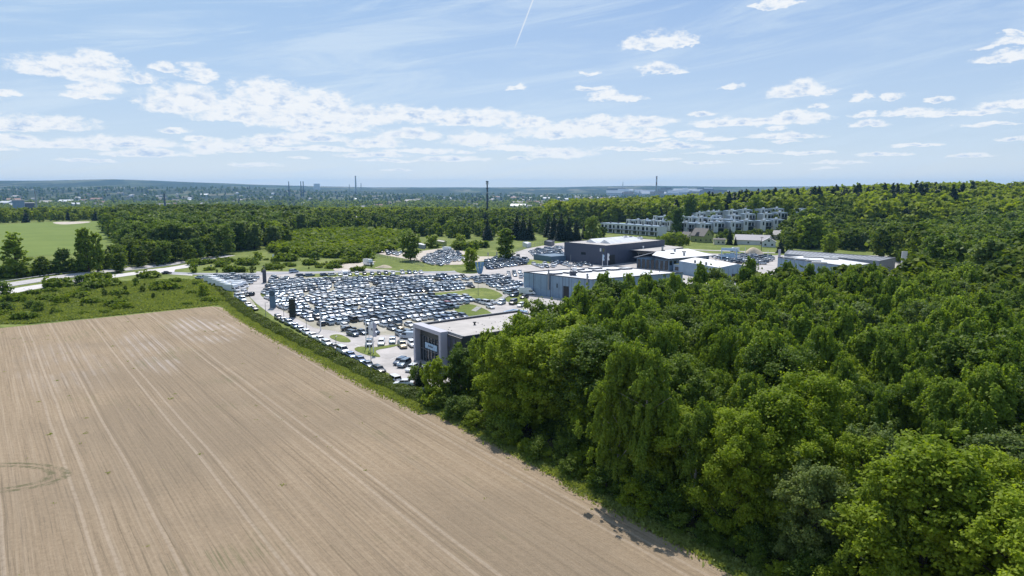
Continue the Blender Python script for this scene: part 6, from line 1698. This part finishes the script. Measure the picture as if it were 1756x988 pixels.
# ================================================================== signs, poles, street furniture
def pylon(px, yb, yt, w_, th, m, label, ang, emblem=False):
    x, y = P(px, yb); H_ = hfor(px, yb, yt)
    e = tag(empty('pylon_sign', (x, y, 0), ang), label, 'sign')
    mb = MB(); mb.box(-w_ / 2, w_ / 2, -th / 2, th / 2, .15, H_); mb.build('panel', M[m], e)
    mb = MB(); mb.box(-w_ / 2 - .12, w_ / 2 + .12, -th / 2 - .15, th / 2 + .15, 0, .16); mb.build('base', M['concrete'], e)
    if emblem:
        mb = MB(); zc = H_ - w_ * .62; r = w_ * .38; yy = -th / 2 - .03
        ring = [(math.cos(2 * math.pi * k / 24) * r, yy, zc + math.sin(2 * math.pi * k / 24) * r) for k in range(25)]
        mb.tube(ring, .07, 6)
        for seg in ([(-.45, .82), (0, .12), (.45, .82)], [(-.86, .35), (-.42, -.82), (0, .02), (.42, -.82), (.86, .35)]):
            mb.tube([(a * r * .98, yy, zc + b_ * r * .98) for a, b_ in seg], .06, 5)
        mb.build('round_emblem', M['pylond'], e)
    return e
pylon(468, 528.5, 497.5, 2.0, .45, 'pylon', 'tall blue-grey pylon sign with a round emblem at the lot edge', rad(-8), True)
pylon(502, 545, 513, 2.0, .6, 'pylond', 'tall blackish-green blank pylon sign at the lot edge', rad(-8))
pylon(454, 485, 463, 1.6, .8, 'steeld', 'slim dark pylon sign at the top of the lane', rad(20))
pylon(1549, 462, 431, 2.6, .5, 'white', 'white pylon sign among the trees at the right', rad(-10))
pylon(1558, 455, 432, 3.2, .5, 'frame', 'squat pale sign board beside the white pylon among the trees', rad(-10))
pylon(1336, 447, 427.5, 1.3, .5, 'frame', 'narrow pale pylon sign left of the white roof hall', rad(-10))
# twisted banner column at the roundabout island
x, y = P(823, 479)
e = tag(empty('banner_column', (x, y, 0)), 'column carrying three tall blue twisted banner sheets over the junction', 'sign')
mb = MB(); mb.tube([(0, 0, 0), (0, 0, 3.4)], [.16, .12], 8); mb.build('pole', M['greym'], e)
for k, (x0, x1, m_) in enumerate(((-2.2, -1.3, 'bannerb'), (-.9, .4, 'bannerb'), (.6, 2.0, 'bannerb'))):
    mb = MB(); n_ = 10; st = []
    for j in range(n_ + 1):
        f = j / n_; tw = .9 * math.sin(f * 2.2 + k); wd = (x1 - x0) / 2 * (.45 + .55 * f ** .5); cx_ = (x0 + x1) / 2 * (.25 + .75 * f ** .6); z_ = 2.4 + f * 5.6
        st.append(((cx_ - wd, math.sin(tw) * .5, z_), (cx_ + wd, -math.sin(tw) * .5, z_)))
    for j in range(n_):
        mb.poly([st[j][0], st[j][1], st[j + 1][1], st[j + 1][0]]); mb.poly([(p_[0], p_[1] + .06, p_[2]) for p_ in (st[j + 1][0], st[j + 1][1], st[j][1], st[j][0])])
    mb.build('banner', M[m_], e)
# white portal sign
x, y = P(1250, 447)
e = tag(empty('portal_sign', (x, y, 0), rad(-20)), 'pale blue portal sign framing an open view in the car yard', 'sign')
mb = MB(); Hp = 7.2
mb.box(-4.4, -3.9, -.4, .4, 0, Hp); mb.box(3.7, 4.4, -.4, .4, 0, Hp); mb.box(-3.9, 3.7, -.4, .4, Hp - 1.5, Hp); mb.build('frame', M['banner'], e)
mb = MB(); mb.poly([(-3.9, -.1, 2.0), (3.7, -.1, 2.0), (3.7, -.1, 3.0), (2.0, -.1, 4.4), (-3.9, -.1, 3.0)]); mb.poly([(-3.9, .1, 2.0), (-3.9, .1, 3.0), (2.0, .1, 4.4), (3.7, .1, 3.0), (3.7, .1, 2.0)]); mb.build('sloping_panel', M['banner'], e)
# flag poles
def flagpole(px, yb, yt, label, flag=True, m='white', group=None, r=.07):
    x, y = P(px, yb); H_ = hfor(px, yb, yt)
    e = tag(empty('flag_pole', (x, y, 0), rad(R.uniform(-10, 10))), label, 'flagpole', group)
    mb = MB(); mb.tube([(0, 0, 0), (0, 0, H_)], [r * 1.3, r * .7], 8); mb.build('pole', M['white'], e)
    if flag:
        mb = MB(); z1, z0 = H_ - .25, H_ * .52
        for j in range(8):
            a0, a1 = z0 + (z1 - z0) * j / 8, z0 + (z1 - z0) * (j + 1) / 8; w0 = .75 + .2 * math.sin(j * 1.3); w1 = .75 + .2 * math.sin((j + 1) * 1.3)
            mb.poly([(.08, 0, a0), (.08 + w0, .12 * math.sin(j), a0), (.08 + w1, .12 * math.sin(j + 1), a1), (.08, 0, a1)]); mb.poly([(.08, .02, a1), (.08 + w1, .12 * math.sin(j + 1) + .02, a1), (.08 + w0, .12 * math.sin(j) + .02, a0), (.08, .02, a0)])
        mb.build('flag', M[m], e)
flagpole(628, 597, 546, 'left of the three white flag poles on the kerbed island', False, r=.11)
flagpole(633.5, 601, 551, 'middle white flag pole with a limp white flag on the kerbed island', True, r=.09)
flagpole(640.5, 606, 552, 'right of the three white flag poles on the kerbed island', True, 'frame', r=.10)
flagpole(1033, 459, 436, 'white flag pole with a pale blue-white flag, left before the navy hall', True, 'banner', r=.10)
flagpole(1041.5, 460, 434, 'white flag pole with a pale flag, right before the navy hall', True, 'white', r=.10)
for k, (px, yb, yt) in enumerate([(1260, 448, 425), (1277, 450, 424), (1285, 452, 430), (1316, 450, 429)]):
    flagpole(px, yb, yt, f"bare white flag pole in the yard by the portal sign, {ordi(k + 1)} from the left", False, group='bare flag poles by the portal sign', r=.16)
def lamp(px, yb, H_, label, group='lamp posts of the car yards', arm=1.3, board=False):
    x, y = P(px, yb)
    e = tag(empty('lamp_post', (x, y, 0), rad(R.uniform(0, 360))), label, 'lamp post', group)
    mb = MB(); mb.tube([(0, 0, 0), (0, 0, H_)], [.10, .06], 7); mb.build('pole', M['greym'], e)
    mb = MB(); mb.box(0, arm, -.12, .12, H_ - .02, H_ + .10); mb.build('lamp_head', M['concrete'], e)
for k, (px, yb, h_) in enumerate([(456, 546, 5), (487, 548, 5), (526, 572, 5), (577, 612, 5), (637, 645, 8), (455, 480, 6), (560, 546, 6), (424, 490, 5), (398, 506, 5), (712, 520, 6), (820, 505, 6), (905, 490, 6), (675, 500, 6), (590, 500, 6)]):
    lamp(px, yb, h_, f"thin grey lamp post among the parked cars and lanes, {ordi(k + 1)} of those in the yards")
x, y = P(550, 567); H_ = hfor(550, 567, 530)
e = tag(empty('lamp_post', (x, y, 0)), 'thick white post with a blue board near its top at the kerb point', 'lamp post')
mb = MB(); mb.tube([(0, 0, 0), (0, 0, H_)], [.16, .12], 8); mb.build('pole', M['white'], e)
mb = MB(); mb.box(-1.5, .1, -.08, .08, H_ - 1.3, H_ - .1); mb.build('board', M['pylon'], e)
# roadside signs and boards
def board(px, yb, yt, w_, hh, m, label, legs=2, ang=0):
    x, y = P(px, yb); H_ = hfor(px, yb, yt)
    e = tag(empty('road_sign', (x, y, 0), rad(ang)), label, 'sign')
    for s in ((-1, 1) if legs == 2 else (0,)):
        mb = MB(); mb.tube([(s * w_ * .4, .1, 0), (s * w_ * .4, .1, H_)], .06, 6); mb.build('leg', M['greym'], e)
    mb = MB(); mb.box(-w_ / 2, w_ / 2, -.04, .04, H_ - hh, H_); mb.build('panel', M[m], e)
board(326, 459, 453, 1.2, 1.2, 'white', 'small white square sign at the junction grass', 1)
board(362, 458, 454, .7, 1.0, 'pylon', 'small blue sign standing in the meadow grass', 1)
board(469, 447, 436, 1.0, 2.4, 'white', 'narrow pale info sign in the meadow beyond the lane', 1)
board(470, 424, 414, 4.0, 3.0, 'frame', 'pale latticed billboard beneath the dark trees', 2)
board(514, 419, 408, 4.0, 3.6, 'navy', 'dark blue billboard seen from behind above the plantation', 2)
for k, (px, yb, yt) in enumerate([(837, 443, 433), (852, 440, 432)]): board(px, yb, yt, .8, 2.0, 'concrete', f"{['left', 'right'][k]} grey info post on the slope beside the open-crowned tree", 1)
# guard rails between the carriageways
def rail(name, line, z, label):
    mb = MB(); pts_ = [P(*p) for p in line]
    for a_, b_ in zip(pts_[:-1], pts_[1:]):
        n_ = max(1, int(math.hypot(a_[0] - b_[0], a_[1] - b_[1]) / 4))
        mb.tube([up3(a_, z + .6), up3(b_, z + .6)], .16, 4)
    e = tag(empty(name, (0, 0, 0)), label, 'guard rail'); mb.build('rail', M['greym'], e)
    mb = MB()
    for a_, b_ in zip(pts_[:-1], pts_[1:]):
        n_ = max(1, int(math.hypot(a_[0] - b_[0], a_[1] - b_[1]) / 4))
        for k in range(n_):
            c_ = lerp(a_, b_, k / n_); mb.box(c_[0] - .06, c_[0] + .06, c_[1] - .06, c_[1] + .06, 0, z + .6)
    tag(mb.build('support_row', M['greym'], e), kind='stuff')
rail('guard_rail', [(-100, 512), (0, 496.5), (80, 484), (160, 473), (240, 464), (300, 456), (340, 448.5)], .0, 'steel guard rail between the two carriageways')
rail('guard_rail', [(-100, 500), (0, 485.5), (80, 474), (160, 463.5), (240, 456), (310, 447.5), (345, 442)], .0, 'steel guard rail along the far side of the main road')
# mesh fence below the sandy lot
e = tag(empty('wire_fence', (0, 0, 0)), 'low mesh fence running below the sandy lot', 'fence')
fl = [P(*p) for p in ((642, 438), (660, 442), (690, 448), (715, 454), (728, 458))]
mb = MB()
for a_, b_ in zip(fl[:-1], fl[1:]):
    for z_ in (.3, .9, 1.5): mb.tube([up3(a_, z_), up3(b_, z_)], .035, 4)
mb.build('wire', M['greym'], e)
for a_, b_ in zip(fl[:-1], fl[1:]):
    for k in range(6):
        c_ = lerp(a_, b_, k / 6); mb = MB(); mb.box(c_[0] - .06, c_[0] + .06, c_[1] - .06, c_[1] + .06, 0, 1.7); mb.build('post', M['greym'], e)
e = tag(empty('wire_fence', (0, 0, 0)), 'tall mesh fence along the curved drive beside the navy hall', 'fence')
fl = [P(*p) for p in ((885, 434), (897, 427), (930, 418), (965, 412))]
mb = MB()
for a_, b_ in zip(fl[:-1], fl[1:]):
    for z_ in (.3, 1.1, 1.9): mb.tube([up3(a_, z_), up3(b_, z_)], .04, 4)
mb.build('wire', M['greym'], e)
for a_, b_ in zip(fl[:-1], fl[1:]):
    for k in range(7):
        c_ = lerp(a_, b_, k / 7); mb = MB(); mb.box(c_[0] - .07, c_[0] + .07, c_[1] - .07, c_[1] + .07, 0, 2.1); mb.build('post', M['greym'], e)
# footpath steps through the grass slope
for k, (L0, lb_) in enumerate((([(846, 517), (853, 519), (874, 508), (868, 506)], 'flight of pale steps up the grass bank by the plaza'), ([(808, 533), (816, 535), (826, 529), (818, 527)], 'lower flight of pale steps in the grass slope'))):
    w0 = [P(*p) for p in L0]; e = tag(empty('garden_steps', (0, 0, 0)), lb_, 'steps')
    mb = MB(); n_ = 8
    for j in range(n_):
        a_, b_ = lerp(w0[0], w0[3], j / n_), lerp(w0[1], w0[2], j / n_); c_, d_ = lerp(w0[1], w0[2], (j + .8) / n_), lerp(w0[0], w0[3], (j + .8) / n_)
        mb.prism([a_, b_, c_, d_], 0.0, .16 + .03 * j)
    mb.build('step_run', M['concrete'], e)
# sand heap by the bungalow, gravel heap by the dirt patch
def heap(px, py, r, h_, label):
    x, y = P(px, py); mb = MB(); n_ = 18
    rings = [(1, 0), (.8, .28), (.55, .62), (.28, .88), (.06, 1)]
    for (f, z_) in rings:
        for k in range(n_): t__ = 2 * math.pi * k / n_; q_ = f * r * (1 + .12 * math.sin(3 * t__ + f * 4)); mb.v.append((x + q_ * math.cos(t__) * 1.3, y + q_ * math.sin(t__), z_ * h_ + .03))
    for i in range(len(rings) - 1):
        for k in range(n_): mb.f.append([i * n_ + k, i * n_ + (k + 1) % n_, (i + 1) * n_ + (k + 1) % n_, (i + 1) * n_ + k]); mb.m.append(0)
    mb.f.append([(len(rings) - 1) * n_ + k for k in range(n_)]); mb.m.append(0)
    return tag(mb.build('sand_heap', M['sand'], None, True), label, 'heap')
heap(1291, 437, 5.5, 4.6, 'pale sand heap in front of the bungalow')
heap(659, 459, 3.5, 1.4, 'low brown soil heap beside the bare sandy patch')
x, y = P(1320, 440); mb = MB()
e = tag(empty('power_pole', (*P(1305, 436), 0)), 'dark wooden power pole in front of the bungalow', 'pole')
mb = MB(); mb.tube([(0, 0, 0), (0, 0, 11)], [.2, .14], 7); mb.build('pole', M['bark'], e)
mb = MB(); mb.box(-1.1, 1.1, -.08, .08, 10.3, 10.5); mb.build('crossarm', M['bark'], e)

# ================================================================== haze: one closed box of even pale air
hm = bpy.data.materials.new('pale_air'); hm.use_nodes = True
t = NT(hm.node_tree); t.n.remove(t.n['Principled BSDF'])
pv = t.new('ShaderNodeVolumePrincipled')
pv.inputs['Color'].default_value = (0.30, 0.61, 1.0, 1)
pv.inputs['Density'].default_value = HAZE
pv.inputs['Anisotropy'].default_value = 0.3
t.l.new(pv.outputs[0], t.n['Material Output'].inputs['Volume'])
mb = MB(); mb.box(-12800, 12800, -12800, 12800, -60, 155)
tag(mb.build('haze', hm), 'thin pale blue summer haze over the whole land', 'haze', kind='stuff')
